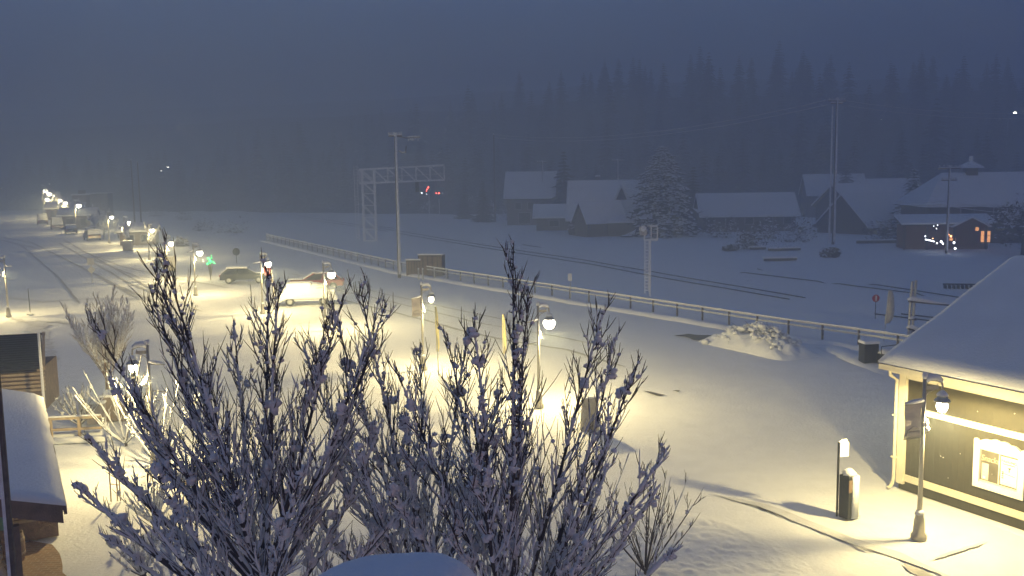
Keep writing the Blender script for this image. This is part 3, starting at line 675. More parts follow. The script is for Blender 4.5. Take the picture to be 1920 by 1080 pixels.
def bare_tree(t, H, spread, nstem, fork=1.6, thick=.06, snow=.05, cover=.25, seed=1, twigs=5, side=12, clump=.5, stems=None, spur=True, lean=None, rt=.13, bark=('bark', 'twig')):
    R = random.Random(seed); wood, twig, sn = MB(), MB(), MB(); zk = dict(ztop=H, zlow=fork)
    wood.tube([(0, 0, -.1), (.02, 0, fork*.5), (0, .02, fork)], [rt*1.15, rt, rt*.9], 9)
    for s in range(nstem):
        if stems: az, tilt, L, z0 = stems[s]
        else:
            az = 2*PI*(s+R.random()*.6)/nstem*1.618*2; tilt = math.radians(R.uniform(8, 62)*(.4+.6*(s/nstem))); z0 = fork*R.uniform(.75, 1.05)
            L = (H-z0)*R.uniform(.75, 1.0)
            if tilt > .7: L = spread*R.uniform(.9, 1.2)
        d = Vector((math.cos(az)*math.sin(tilt), math.sin(az)*math.sin(tilt), math.cos(tilt)))
        pts = branch_pts(Vector((0, 0, z0)), d, L, 9, .55*math.sin(tilt)+.1, .10, seed*31+s*7.3)
        r0 = thick*(.7+.5*L/H)*(1.5 if tilt > .8 and fork > 2.5 else 1)
        wood.tube(pts, [r0*(1-.86*i/9) for i in range(10)], 6); snow_along(sn, pts, r0, cover+.05, snow*1.2, seed+s, 6, **zk)
        ns = int(side*L/4)
        for k in range(ns):
            u = .18+.80*(k+R.random()*.7)/ns; i = min(8, int(u*9)); p = pts[i].lerp(pts[i+1], u*9-i); tdir = (pts[i+1]-pts[i]).normalized()
            a2 = R.random()*2*PI; o = tdir.orthogonal().normalized(); o = Matrix.Rotation(a2, 3, tdir) @ o
            d2 = (tdir*.9+o*R.uniform(.38, .72)+Vector((0, 0, .28))).normalized(); L2 = L*R.uniform(.12, .34)*(1.08-.88*u)+.08
            bp = branch_pts(p, d2, L2, 5, .35, .16, seed*17+s*3.1+k*1.7); r2 = max(.010, r0*.42*(1-.6*u))
            twig.tube(bp, [r2*(1-.75*j/5) for j in range(6)], 4, cap=False); snow_along(sn, bp, r2, cover, snow*.85, seed+s+k*.3, 5, **zk)
            for m in range(twigs):
                uu = .2+.75*(m+R.random()*.5)/twigs; j = min(4, int(uu*5)); pp = bp[j].lerp(bp[j+1], uu*5-j); td = (bp[j+1]-bp[j]).normalized()
                o = Matrix.Rotation(R.random()*2*PI, 3, td) @ td.orthogonal().normalized()
                d3 = (td*.9+o*.55+Vector((0, 0, .3))).normalized(); L3 = L2*R.uniform(.18, .5)+.04
                tp = branch_pts(pp, d3, L3, 3, .3, .2, k*3.3+m); twig.tube(tp, [.008, .007, .005, .003], 3, cap=False)
                if R.random() < clump: snow_along(sn, tp, .008, cover-.05, snow*.55, seed+k+m, 4, **zk)
                elif R.random() < .35: sn.blob(tp[1], R.uniform(.015, .04)*(snow/.05), sq=(1, 1, .8), n=5, m=3)
            hq = 1-1.0*max(0, min(1, (p.z-fork)/(H-fork)))
            if R.random() < clump*.6*hq: clump_of(sn, bp[2]+Vector((0, 0, .03)), R.uniform(.03, .085)*(snow/.05), R)
            if R.random() < .4*clump*hq: clump_of(sn, p+Vector((0, 0, .04)), R.uniform(.04, .10)*(snow/.05), R)
        if spur:
            for k in range(int(L*11)):
                u = .25+.74*R.random(); i = min(8, int(u*9)); p = pts[i].lerp(pts[i+1], u*9-i)
                o = Vector((R.uniform(-1, 1), R.uniform(-1, 1), R.uniform(.1, 1))).normalized()*R.uniform(.03, .09)
                twig.tube([p, p+o], [.012, .007], 3, cap=False)
                if R.random() < .6: sn.blob(p+o*.8+Vector((0, 0, .012)), R.uniform(.015, .035), n=5, m=3)
    wood.build('trunk', bark[0], t, smooth=True); twig.build('branches', bark[1], t); sn.build('snow_cover', 'snow', t, smooth=True)
    return t
# left foreground tree
t1 = thing('bare_tree', 'large bare tree at left centre, its long snow-laden limbs reaching the left roof', 'tree', (-3.75, 13.2, 0))
st1 = [(R_(172), R_(62), 3.63, 3.5), (R_(186), R_(66), 3.35, 3.2), (R_(165), R_(52), 3.63, 3.6), (R_(182), R_(42), 3.81, 3.7), (R_(195), R_(30), 4.69, 3.6), (R_(150), R_(22), 4.94, 3.8), (R_(205), R_(14), 5.33, 3.6), (R_(90), R_(8), 4.83, 3.6),
       (R_(340), R_(10), 4.66, 3.6), (R_(10), R_(20), 4.54, 3.7), (R_(350), R_(30), 4.07, 3.6), (R_(30), R_(38), 2.89, 3.4), (R_(270), R_(24), 4.14, 3.2), (R_(230), R_(36), 3.40, 3.0), (R_(120), R_(30), 4.48, 3.3), (R_(60), R_(26), 4.48, 3.3), (R_(180), R_(18), 4.94, 3.5), (R_(175), R_(74), 2.79, 2.9), (R_(8), R_(44), 3.60, 3.0), (R_(355), R_(54), 3.20, 2.8), (R_(20), R_(28), 4.91, 3.3), (R_(300), R_(34), 3.60, 2.9), (R_(250), R_(48), 3.20, 2.8)]
bare_tree(t1, 8.3, 3, len(st1), 3.4, .050, .058, .40, 3, 5, 24, .6, st1)
t2 = thing('bare_tree', 'middle bare tree between the two larger foreground trees, lower with forked tips', 'tree', (-1.45, 14.0, 0))
st2 = [(R_(180), R_(18), 4.84, 3.1), (R_(150), R_(10), 5.08, 3.1), (R_(20), R_(12), 4.30, 3.0), (R_(0), R_(24), 3.74, 3.0), (R_(200), R_(34), 2.98, 2.8), (R_(270), R_(20), 3.74, 2.8), (R_(90), R_(18), 4.18, 2.9), (R_(330), R_(36), 2.78, 2.7), (R_(190), R_(48), 3.20, 2.5), (R_(170), R_(28), 4.65, 2.9), (R_(10), R_(40), 3.20, 2.6), (R_(240), R_(32), 3.60, 2.7), (R_(310), R_(28), 3.99, 2.7), (R_(185), R_(60), 2.80, 2.3)]
bare_tree(t2, 8.0, 2, len(st2), 3.0, .046, .060, .44, 8, 5, 24, .7, st2)
t3 = thing('bare_tree', 'tall bare tree right of centre with one slim leading stem and snow-filled forks', 'tree', (-.05, 12.6, 0))
st3 = [(R_(90), R_(4), 5.50, 3.2), (R_(60), R_(9), 4.95, 3.2), (R_(180), R_(14), 4.63, 3.2), (R_(200), R_(24), 4.43, 3.1), (R_(0), R_(18), 4.83, 3.2), (R_(15), R_(30), 4.65, 3.0), (R_(350), R_(40), 3.80, 2.9), (R_(5), R_(52), 3.30, 2.8),
       (R_(330), R_(26), 4.65, 3.0), (R_(270), R_(18), 4.05, 3.0), (R_(230), R_(34), 3.06, 2.9), (R_(40), R_(46), 3.20, 2.7), (R_(120), R_(26), 4.65, 3.0), (R_(355), R_(62), 3.00, 2.5), (R_(185), R_(40), 3.30, 2.7), (R_(300), R_(40), 3.20, 2.6), (R_(255), R_(30), 4.43, 2.8)]
bare_tree(t3, 8.2, 3, len(st3), 3.0, .046, .056, .36, 15, 5, 23, .55, st3)
# low shrubs at the bottom edge
def shrub(loc, H, spread, n, seed, label, snow=.05, cover=.35, name='snowy_shrub', group='snow-laden shrubs', clump=.6, side=9, twigs=4):
    t = thing(name, label, 'shrub', loc, 0, group)
    R = random.Random(seed)
    stems = [(R.random()*2*PI, math.radians(R.uniform(8, 58)), H*R.uniform(.7, 1.05), .05) for _ in range(n)]
    return bare_tree(t, H, spread, n, .12, .024, snow, cover, seed, twigs, side/H*4*.5, clump, stems, spur=False, rt=.05)
q = G(1210, 1075); shrub((q.x, q.y, 0), 2.9, 1.6, 15, 41, 'loose twiggy shrub at the foot of the right-hand tree', .035, .1, clump=.3)
q = G(1050, 1110); shrub((q.x, q.y-1, 0), 3.9, 2.2, 20, 43, 'dense snow-laden shrub below the right-hand tree')
q = G(760, 1090); shrub((q.x, q.y-1, 0), 3.9, 2.2, 20, 44, 'dense snow-laden shrub below the middle tree, above the snowy chimney cap')
q = G(520, 1080); shrub((q.x, q.y-1, 0), 3.6, 2.2, 20, 45, 'dense snow-laden shrub below the left tree', .06, .5)
q = G(290, 985); shrub((q.x, q.y, 0), 1.5, 1.0, 18, 46, 'rounded warm-lit snowy shrub behind the trellis posts', .055, .5)
q = G(270, 1085); shrub((q.x, q.y, 0), 1.3, 1.0, 18, 47, 'lowest warm-lit snowy shrub at the bottom left', .06, .55)
q = G(420, 1000); shrub((q.x, q.y, 0), 1.7, 1.2, 16, 48, 'snowy shrub between the round table and the left tree', .06, .5)
q = G(150, 800); shrub((q.x, q.y, 0), 1.7, 1.1, 30, 49, 'gold-lit frosted shrub left of the brown planter boxes', .035, .5)
q = G(265, 800); shrub((q.x, q.y, 0), 1.5, 1.1, 26, 50, 'gold-lit frosted shrub right of the brown planter boxes', .035, .5)
q = G(296, 872); shrub((q.x, q.y, 0), 3.5, 1.3, 14, 51, 'snow-caked young shrub glaring white beside the half-hidden street lamp', .075, .6)
q = G(236, 835); shrub((q.x, q.y, 0), 3.4, 1.0, 10, 52, 'snow-caked shrub glaring white just left of the half-hidden street lamp', .06, .6)
# twiggy ball-headed tree in planter
q = G(192, 765); t = thing('bare_tree', 'round-headed twiggy tree with warm-lit branches behind the brown planter boxes', 'tree', (q.x, q.y+.6, 0))
RR = random.Random(5)
st = [(RR.random()*2*PI, math.radians(RR.uniform(4, 42)), RR.uniform(2.9, 3.9), RR.uniform(.9, 1.3)) for _ in range(22)]
bare_tree(t, 5.6, 2, 22, 1.2, .032, .046, .75, 23, 6, 26, .9, st, spur=False, rt=.09, bark=('tan_bark', 'tan_bark'))
# young street trees along the lit pavement, one prototype copied
q = G(240, 470)
pt = thing('planter_pot', 'tall square planter holding the nearest snowy sapling', 'planter', (q.x, q.y, 0), .2, 'planters along the lit pavement')
MB().box((0, 0, .65), (1.1, 1.1, 1.3), taper=1.12).build('box', 'stone', pt, bevel=.03); MB().box((0, 0, 1.34), (1.2, 1.2, .1)).build('snow_cap', 'snow', pt, bevel=.03)
yt = thing('young_tree', 'snow-caked sapling growing from the nearest square planter', 'tree', (q.x, q.y, 1.2), 0, 'snowy saplings along the lit pavement')
RR = random.Random(9); st = [(RR.random()*2*PI, math.radians(RR.uniform(3, 38)), RR.uniform(1.5, 3.0), .5) for _ in range(9)]
bare_tree(yt, 3.6, 1.2, 9, .6, .045, .17, .75, 61, 2, 9, 1.0, st, spur=False, rt=.07)
for px, py, s, lab in [(283, 462, .9, 'snow-caked sapling behind the lamp right of the planter'), (196, 447, 1.05, 'snow-caked sapling beside the parked pale car'), (222, 447, .8, 'small snowy sapling right of the brightest distant lamp'),
                       (176, 441, .8, 'snow-caked sapling behind the parked pale car'), (143, 424, 1.0, 'gold-lit sapling below the tower-like shop'), (160, 424, .9, 'gold-lit sapling right of the tower-like shop lamp'), (125, 420, .8, 'gold-lit sapling behind the grey van'),
                       (108, 408, .9, 'small sapling under the far lamp cluster')]:
    q = G(px, py); clone(yt, (q.x, q.y, 0), px*.3, lab, 1.2*s*q.y/118)

# ------------------------------------------------------------------ conifers
def conifer(t, H, Rb, whorls, per, mats, seed, snowf=.6, det=6, z0=.06, leafw=.5, ex=.8):
    R = random.Random(seed); cr = MB()
    MB().lathe((0, 0, -.5), [(H*.018+.05, 0), (H*.012, H*.5), (.03, H*.9)], 7).build('trunk', 'bark', t)
    for w in range(whorls):
        u = (w+.3*R.random())/whorls; z = H*(z0+(1-z0)*u*.97); r = Rb*(1-u)**ex*R.uniform(.78, 1.12)+.28
        for k in range(per):
            if R.random() < .10: continue
            a = 2*PI*(k+R.random()*.8)/per+w*1.3; rr = r*R.uniform(.7, 1.1); dx, dy = math.cos(a), math.sin(a)
            droop = rr*R.uniform(.12, .38)
            for i in range(det):
                v = (i+.6)/det; c = Vector((dx*rr*v, dy*rr*v, z-droop*v*v+.12*R.uniform(-1, 1)))
                wd = leafw*rr*.42*(1.15-v*.6)*R.uniform(.6, 1.2)+.06; L = rr/det*1.25
                s = Vector((-dy, dx, 0)); o = Vector((dx, dy, -.35))
                tip = R.uniform(-.18, .10)*wd
                q = [c-s*wd+Vector((0, 0, -wd*.45)), c+o*L*.6+Vector((0, 0, tip)), c+s*wd+Vector((0, 0, -wd*.45)), c-o*L*.8]
                q = [p+Vector((R.uniform(-1, 1), R.uniform(-1, 1), R.uniform(-1, 1)))*wd*.22 for p in q]
                cr.add(q, [(0, 1, 3), (1, 2, 3)])
                if R.random() < snowf:
                    hgt = .05+.05*wd; sc_ = R.uniform(.55, 1.0); cc = sum(q, Vector())/4+Vector((0, 0, hgt))
                    p4 = [cc+(p-cc)*sc_ for p in q]; p4 = [p+Vector((0, 0, hgt)) for p in p4]
                    cr.add(p4+[cc+Vector((0, 0, hgt*2.2))], [(0, 1, 4), (1, 2, 4), (2, 3, 4), (3, 0, 4)], 1)
    cr.build('crown', mats, t)
    return t
cb = thing('snowy_conifer', 'big dark fir with clumps of snow on its boughs, right of the steep-roofed cottage', 'tree', (22.9, 141.5, 0))
conifer(cb, 14.0, 5.8, 34, 17, ['needle', 'needle_snow'], 2, .95, 7, .05, .55, .58)
q = A(1715, 310, 139); cs = thing('snowy_conifer', 'small pointed snowy spruce beside the large roof with the cupola', 'tree', (q.x, 139, 0))
conifer(cs, q.z, 3.2, 20, 11, ['needle', 'needle_snow'], 4, .6, 5)
# forest prototypes
protos = []
for i in range(3):
    t = thing('forest_conifer', 'dark snow-dusted conifer rising from the foggy hillside', 'tree', (0, 0, 0), 0, 'conifers on the foggy hillside')
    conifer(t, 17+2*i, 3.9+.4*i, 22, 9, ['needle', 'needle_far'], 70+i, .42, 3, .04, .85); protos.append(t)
RF = random.Random(11); cand = []
for k in range(900):
    x = RF.uniform(-190, 250); y0 = 185 + max(0, 70-x)*.55 if x > -150 else 306
    y = y0 + 4 + abs(RF.gauss(0, 75)) if RF.random() < .8 else y0+RF.uniform(0, 25)
    if abs(x) > y*.62+8: continue
    cand.append((y, x))
cand.sort(); used = []; placed = 0; stuff = MB()
crowns = [[c for c in p.children if c.name.startswith('crown')][0].data for p in protos]
sv = [[tuple(v.co) for v in me.vertices] for me in crowns]
sf = [[(tuple(q.vertices), q.material_index) for q in me.polygons] for me in crowns]
firsts = [True]*3
for y, x in cand:
    if any((x-a)**2+(y-b)**2 < 9 for b, a in used[-60:]): continue
    used.append((y, x)); z = hill_h(x, y)-.3; k = RF.randrange(3); s = RF.uniform(.5, .92)
    if RF.random() < .06: s *= 1.25
    if placed < 130:
        placed += 1
        if firsts[k]: firsts[k] = False; o = protos[k]; o.location = (x, y, z); o.rotation_euler = (0, 0, RF.random()*6); o.scale = (s, s, s)
        else: clone(protos[k], (x, y, z), RF.random()*6, protos[k]['label'], s)
    elif len(stuff.v) < 900000:
        a = RF.random()*6; ca, sa = math.cos(a)*s, math.sin(a)*s; o = len(stuff.v)
        stuff.v += [(x+p[0]*ca-p[1]*sa, y+p[0]*sa+p[1]*ca, z+p[2]*s) for p in sv[k]]
        stuff.f += [tuple(i+o for i in q) for q, m in sf[k]]; stuff.m += [m for q, m in sf[k]]
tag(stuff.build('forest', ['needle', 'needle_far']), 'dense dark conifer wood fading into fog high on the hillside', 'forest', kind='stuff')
# darker trees among the cottages and at the left
for px, py, Y, s, lab in [(1057, 268, 176, .95, 'tall fir standing between the two cottages'), (1030, 300, 186, .8, 'fir just behind the left cottage'), (905, 330, 190, .6, 'low dark fir left of the cottages'), (870, 338, 205, .55, 'dim dark fir right of the red crossing lights'),
                     (1300, 300, 158, .85, 'fir standing close behind the big snowy fir'), (545, 275, 260, 1.15, 'tall ghostly fir alone in the fog left of the signal gantry')]:
    q = A(px, py, Y); c = clone(protos[1], (q.x, Y, 0), px, lab, (s*.9, s*.9, max(4, q.z)/20.0), 'firs around the cottages')

def round_tree(loc, H, W_, seed, label, mats=('twig', 'frost'), snowf=.4, n=900, name='bushy_tree', trunk=True, leaf=.45, cat='tree', group=None):
    R = random.Random(seed); t = thing(name, label, cat, loc, 0, group)
    if trunk:
        tr = MB(); tr.tube([(0, 0, 0), (0, 0, H*.35), (.1, 0, H*.6)], [W_*.06, W_*.05, W_*.02], 7)
        for k in range(6):
            a = k*1.05; tr.tube([(0, 0, H*.3), (math.cos(a)*W_*.2, math.sin(a)*W_*.2, H*.55), (math.cos(a)*W_*.36, math.sin(a)*W_*.36, H*.78)], [W_*.03, W_*.02, W_*.008], 5)
        tr.build('trunk', 'bark', t)
    cr = MB(); lobes = [(Vector((R.uniform(-.3, .3)*W_, R.uniform(-.3, .3)*W_, H*R.uniform(.35 if trunk else .2, .8))), R.uniform(.2, .34)*W_) for _ in range(11)]
    for i in range(n):
        c, r = R.choice(lobes); d = Vector((R.gauss(0, 1), R.gauss(0, 1), R.gauss(0, .8))).normalized(); p = c+d*r*R.uniform(.55, 1.08)
        if p.z < .03: p.z = .05
        l = leaf*R.uniform(.5, 1.2); x = Vector((R.uniform(-1, 1), R.uniform(-1, 1), R.uniform(-.6, .6))).normalized()*l; y = Vector((R.uniform(-1, 1), R.uniform(-1, 1), R.uniform(-.6, .6))).normalized()*l*.45
        cr.add([p-x, p-y, p+x, p+y], [(0, 1, 2, 3)], 1 if (R.random() < snowf and d.z > -.3) else 0)
    cr.build('crown', list(mats), t); return t
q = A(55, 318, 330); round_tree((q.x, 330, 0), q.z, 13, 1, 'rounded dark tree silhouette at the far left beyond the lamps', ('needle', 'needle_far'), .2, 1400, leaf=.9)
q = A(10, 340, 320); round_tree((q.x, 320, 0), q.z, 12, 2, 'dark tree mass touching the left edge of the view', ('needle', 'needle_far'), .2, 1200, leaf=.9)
for i, (px, by, ty, w, lab) in enumerate([(1110, 441, 403, 4.6, 'snowy bush in front of the small gabled shed'), (1085, 441, 412, 3.0, 'small snowy bush left of the gabled shed'), (960, 412, 385, 5, 'low snowy hedge clump below the left cottage'), (915, 414, 378, 5, 'dim snowy bush left of the left cottage'),
                     (880, 402, 362, 5, 'dark bush under the foggy slope right of the crossing lights'), (800, 400, 378, 5, 'low snowy bush beneath the red crossing lights'), (1412, 468, 440, 4, 'dark bush beside the snow-covered timber piles'), (1558, 482, 468, 2.2, 'small dark bush right of the timber piles'), (1700, 452, 420, 6, 'frosty grey bush between the dark gable and the lit porch'),
                     (1370, 470, 462, 1.8, 'tiny dark bush left of the timber piles'), (1345, 446, 405, 5, 'snowy bush between the big fir and the long house'), (1490, 452, 408, 6, 'tall frosted bush before the right end of the long house'), (1430, 447, 415, 5, 'frosted bush before the middle of the long house'), (1660, 452, 418, 5, 'frosted bush at the right foot of the dark gable')]):
    g0 = G(px, by); q = A(px, ty, g0.y); round_tree((g0.x, g0.y, 0), q.z, w, 30+i, lab, ('twig', 'frost'), .55 if 'dark' not in lab else .2, 420, 'snowy_bush', False, .28, 'bush', 'snowy bushes around the cottages')
g0 = G(1905, 478); q = A(1905, 375, g0.y); round_tree((g0.x+1, g0.y, 0), q.z, 8, 50, 'large frosted bush at the right edge beside the lit porch', ('twig', 'frost'), .5, 1600, 'snowy_bush', True, .3, 'bush', 'snowy bushes around the cottages')
# snow-buried bush by the fence
g0 = G(1420, 652); t = thing('snowy_bush', 'wide snow-buried bush beside the railing fence behind the bare patch', 'bush', (g0.x, g0.y, 0), STREET+PI/2, 'snow-laden shrubs')
sn, tw = MB(), MB(); RR = random.Random(3)
for i in range(230):
    x = RR.uniform(-2.7, 2.9); y = RR.gauss(0, .55); h = 1.35*max(.15, 1-(x/3.1)**2)*max(.3, 1-(y/1.7)**2)
    p = Vector((x, y, h*RR.uniform(.72, 1))); sn.blob(p, RR.uniform(.04, .10)+.16*RR.random()**3, sq=(1.2, 1, .8), jit=.5, n=6, m=4)
    for k in range(1 if i % 3 == 0 else 0): d = Vector((RR.uniform(-1, 1), RR.uniform(-1, 1), RR.uniform(.2, 1)))*.4; tw.tube([p*.8, p+d*.5, p+d], [.012, .01, .006], 3)
for i in range(60): sn.blob((RR.uniform(-2.6, 2.8), RR.uniform(-.7, .7), .05), RR.uniform(.2, .4), sq=(1.3, 1.2, .6), jit=.3, n=7, m=5)
o0 = len(sn.v); nx, ny = 44, 20
for j in range(ny+1):
    for i in range(nx+1):
        u = -1+2*i/nx; v = -1+2*j/ny; k = max(0, 1-u*u)**.7*max(0, 1-v*v)**.7
        sn.v.append((u*3.5, v*1.5, -.06+1.15*k*(.8+.35*noise.noise(Vector((u*4, v*3, 1)))+.25*noise.noise(Vector((u*11, v*7, 6))))))
for j in range(ny):
    for i in range(nx): a = o0+j*(nx+1)+i; sn.f.append((a, a+1, a+nx+2, a+nx+1)); sn.m.append(0)
tw.build('branches', 'twig', t); sn.build('snow_cover', 'snow', t, smooth=True)

# ------------------------------------------------------------------ houses
def house(name, label, c, rz, L, D, wh, rh, wall='house_wall', over=.5, windows=(), lit=(), chimney=None, hip=0.0, cat='house', snow_t=.3, group=None):
    """ridge along local x; front is local -y"""
    t = thing(name, label, cat, c, rz, group)
    w = MB(); w.box((0, 0, wh/2), (L, D, wh)); w.build('wall', wall, t)
    if hip < .3:
        for x in (-L/2, L/2-.12): MB().prism([(x, -D/2, wh), (x, D/2, wh), (x, 0, rh)], (.12, 0, 0)).build('gable', wall, t)
    hx = L/2+over; k = (rh-wh)/(D/2); ez = wh-k*over; ey = D/2+over
    def shell(z, e, th):
        m = MB(); h2 = hx+e
        for s in (-1, 1):
            a = [(-h2, s*(ey+e), ez+z), (h2, s*(ey+e), ez+z), (h2-hip, 0, rh+z), (-h2+hip, 0, rh+z)]
            v = a+[(p[0], p[1], p[2]+th) for p in a]
            m.add(v, [(0, 1, 2, 3), (4, 5, 6, 7), (0, 1, 5, 4), (1, 2, 6, 5), (3, 0, 4, 7)])
        if hip:
            for s in (-1, 1):
                a = [(s*h2, -(ey+e), ez+z), (s*h2, ey+e, ez+z), (s*(h2-hip), 0, rh+z)]; v = a+[(p[0], p[1], p[2]+th) for p in a]
                m.add(v, [(0, 1, 2), (3, 4, 5), (0, 1, 4, 3)])
        return m
    r = shell(.02, 0, .12).build('roof', 'roof_edge', t); shell(.145, .05, snow_t).build('roof_snow', 'snow_roof', r)
    for (x, z, ww, hh) in windows:
        f_ = MB().box((x, -D/2-.04, z), (ww+.2, .08, hh+.2)).build('window', 'trim', t); MB().box((x, -D/2-.10, z), (ww, .03, hh)).build('pane', 'dark_glass', f_)
    for (x, z, ww, hh) in lit:
        f_ = MB().box((x, -D/2-.04, z), (ww+.2, .08, hh+.2)).build('window', 'house_red', t); MB().box((x, -D/2-.10, z), (ww, .03, hh)).box((x, -D/2-.10, z), (ww, .03, hh)).build('pane', 'warm_window', f_)
        MB().box((x, -D/2-.13, z), (.08, .03, hh)).box((x, -D/2-.13, z+hh*.1), (ww, .03, .07)).build('mullion', 'house_wall', f_)
    if chimney:
        x, y, z = chimney; ch = MB().box((x, y, z), (.7, .7, 2.0)).build('chimney', 'stone', t); MB().box((x, y, z+1.1), (.8, .8, .22)).build('snow_cap', 'snow', ch)
    return t
hB = house('cottage', 'steep snow-roofed cottage with a dormer, immediately left of the big snowy fir', (15.4, 149.5, 0), R_(-8), 11.5, 9.0, 2.6, 8.0, 'house_wall', .5, [(-3, 1.5, 1.2, 1.2), (3.2, 1.5, 1.2, 1.2)], chimney=(-1.5, .6, 8.0))
dm = MB(); dm.prism([(1.1, -2.6, 4.6), (3.5, -2.6, 4.6), (2.3, -2.6, 7.2)], (0, 2.4, 0)); dm = dm.build('dormer', 'house_wall', hB)
ds = MB()
for s in (-1, 1): ds.prism([(2.3, -3.0, 7.45), (2.3+s*1.55, -3.0, 4.45), (2.3+s*1.55, -3.0, 4.75), (2.3, -3.0, 7.8)], (0, 3.2, 0))
ds.build('dormer_snow', 'snow_roof', dm)
house('shed', 'small dark gabled shed with a snowy roof in front of the steep cottage', (13.6, 143.5, 0), R_(24), 6.5, 4.2, 2.3, 5.0, 'house_wall', .4, cat='shed', snow_t=.2)
house('shed', 'low lean-to shed under snow between the gabled shed and the big fir', (17.6, 142.9, 0), R_(-5), 5.5, 3.5, 2.0, 2.8, 'house_wall', .3, cat='shed', snow_t=.25)
hA = house('cottage', 'dim pale-roofed cottage furthest left in the fog', (4.0, 180, 0), R_(-6), 8.6, 8.0, 5.4, 9.6, 'house_grey', .6, [(-2.2, 3.6, 1.1, 1.3), (.2, 3.6, 1.1, 1.3), (2.4, 3.6, 1.1, 1.3), (-1, 1.3, 2.2, 2)])
house('cottage', 'low snow-roofed annexe right of the dim left cottage', (7.5, 160, 0), R_(-6), 6.0, 4, 2.4, 4.0, 'house_grey', .6, [(0, 1.2, 1.6, 1)])
house('long_house', 'long snow-roofed house between the big fir and the tall twin pole', (38, 152, 0), R_(-4), 14.5, 8.0, 2.6, 5.6, 'house_wall', .6, [(-6, 1.8, 1.2, 1.2), (-3, 1.8, 1.2, 1.2), (0, 1.8, 1.2, 1.2), (3, 1.8, 1.2, 1.2), (6, 1.8, 1.2, 1.2)])
house('gable_house', 'house with a big dark front gable just right of the tall twin pole', (54.6, 143.5, 0), R_(36), 12.5, 8.6, 1.2, 5.6, 'house_wall', .4, snow_t=.28)
house('gable_house', 'taller snow-roofed house showing a small gable above the dark-gabled one', (57, 153, 0), R_(24), 11, 8, 3.8, 6.9, 'house_grey', .5)
house('far_house', 'snow-roofed house behind the small spruce', (67, 166, 0), R_(-5), 9, 8, 4.0, 7.4, 'house_grey', .5)
house('far_house', 'faint high roof on the slope above the dark-gabled house', (66, 192, 0), R_(-8), 11, 9, 4.5, 8.2, 'house_grey', .5)
hE = house('lodge', 'broad brown lodge with a hipped snowy roof and cupola, right of the small spruce', (64.5, 124, 0), R_(-6), 21, 12, 4.9, 8.5, 'house_wall', .7, [(-6, 3.9, 1.5, 1.1), (-2, 3.9, 1.5, 1.1), (2, 3.9, 1.5, 1.1), (6, 3.9, 1.5, 1.1)], hip=4.0)
cu = MB(); cu.box((-3.6, 0, 8.9), (1.4, 1.4, 1.2)); cu = cu.build('cupola', 'house_wall', hE)
MB().lathe((-3.6, 0, 9.5), [(1.75, 0), (1.7, .15), (.6, .75), (.3, .85), (.28, 1.6)], 4).build('cupola_snow', 'snow_roof', cu)
pc = thing('porch', 'low porch with a small gable, snowy roof and orange-lit windows before the lodge', 'porch', A(1782, 470, 109.5).to_2d().to_3d(), R_(-5))
MB().box((0, 3, 1.4), (9.4, 3.6, 2.8)).build('wall', 'house_red', pc)
pr = MB(); pr.prism([(-5.6, .2, 2.85), (-5.6, .2, 3.0), (-5.0, 5.0, 3.75), (-5.0, 5.0, 3.6)], (10.8, 0, 0)); pr = pr.build('roof', 'roof_edge', pc)
MB().prism([(-5.65, .12, 3.01), (-5.65, .12, 3.22), (-5.0, 5.0, 4.0), (-5.0, 5.0, 3.77)], (10.9, 0, 0)).build('roof_snow', 'snow_roof', pr)
gb = MB().prism([(.5, .0, 2.75), (4.1, .0, 2.75), (2.3, .0, 3.75)], (0, 3, 0)).build('gable', 'house_red', pc)
g2 = MB()
for s in (-1, 1): g2.prism([(2.3, -.15, 3.72), (2.3+s*2.2, -.15, 2.62), (2.3+s*2.2, -.15, 2.82), (2.3, -.15, 3.95)], (0, 3.6, 0))
g2.build('gable_snow', 'snow_roof', gb)
for x in (-5.2, -2.6, .5, 4.1): MB().box((x, .35, 1.4), (.2, .2, 2.8)).build('post', 'house_wall', pc)
for (x, z, ww, hh) in [(4.35, 1.45, 1.05, 1.3), (3.35, 2.35, .35, .4), (.6, 1.15, .7, .3)]:
    f_ = MB().box((x, 1.17, z), (ww+.2, .08, hh+.2)).build('window', 'house_wall', pc); MB().box((x, 1.10, z), (ww, .04, hh)).build('pane', 'warm_window', f_)
    if ww > .9: MB().box((x-.15, 1.07, z), (.07, .03, hh)).box((x+.1, 1.07, z+.1), (ww*.7, .03, .06)).build('mullion', 'house_wall', f_)
# festive lights in the yard
q = G(1770, 470); t = thing('holiday_lights', 'string of cold white and orange holiday bulbs on snow before the porch', 'holiday lights', (q.x, q.y, 0))
cw = MB(); ca = MB()
for px, py, r in [(1765, 453, .13), (1757, 456, .09), (1789, 455, .12), (1791, 466, .12), (1735, 443, .07), (1768, 457, .10), (1751, 424, .05), (1758, 422, .05), (1756, 429, .05), (1778, 427, .06)]: cw.blob(A(px, py, 108.2 if py < 450 else 104), r, n=7, m=5)
for px, py, r in [(1778, 435, .08), (1779, 440, .08), (1749, 447, .07), (1783, 443, .12)]: ca.blob(A(px, py, 108.0), r, n=7, m=5)
cw.build('white_bulbs', 'cold_bulb', t, world=True); ca.build('orange_bulbs', 'amber_bulb', t, world=True)
MB().tube([A(1735, 449, 108), A(1745, 451, 108), A(1752, 453, 108)], .07, 5).build('lit_rope', 'cold_bulb', t, world=True)
MB().tube([A(x, y, 108.6) for x, y in ((1736, 452), (1750, 447), (1756, 430), (1768, 458), (1780, 436), (1790, 456), (1791, 468))], .012, 3).build('cable', 'dark_metal', t, world=True)
q = G(1650, 456); t = thing('low_snow_wall', 'low snow-topped border wall left of the holiday lights', 'wall', (q.x, q.y, 0), R_(-3))
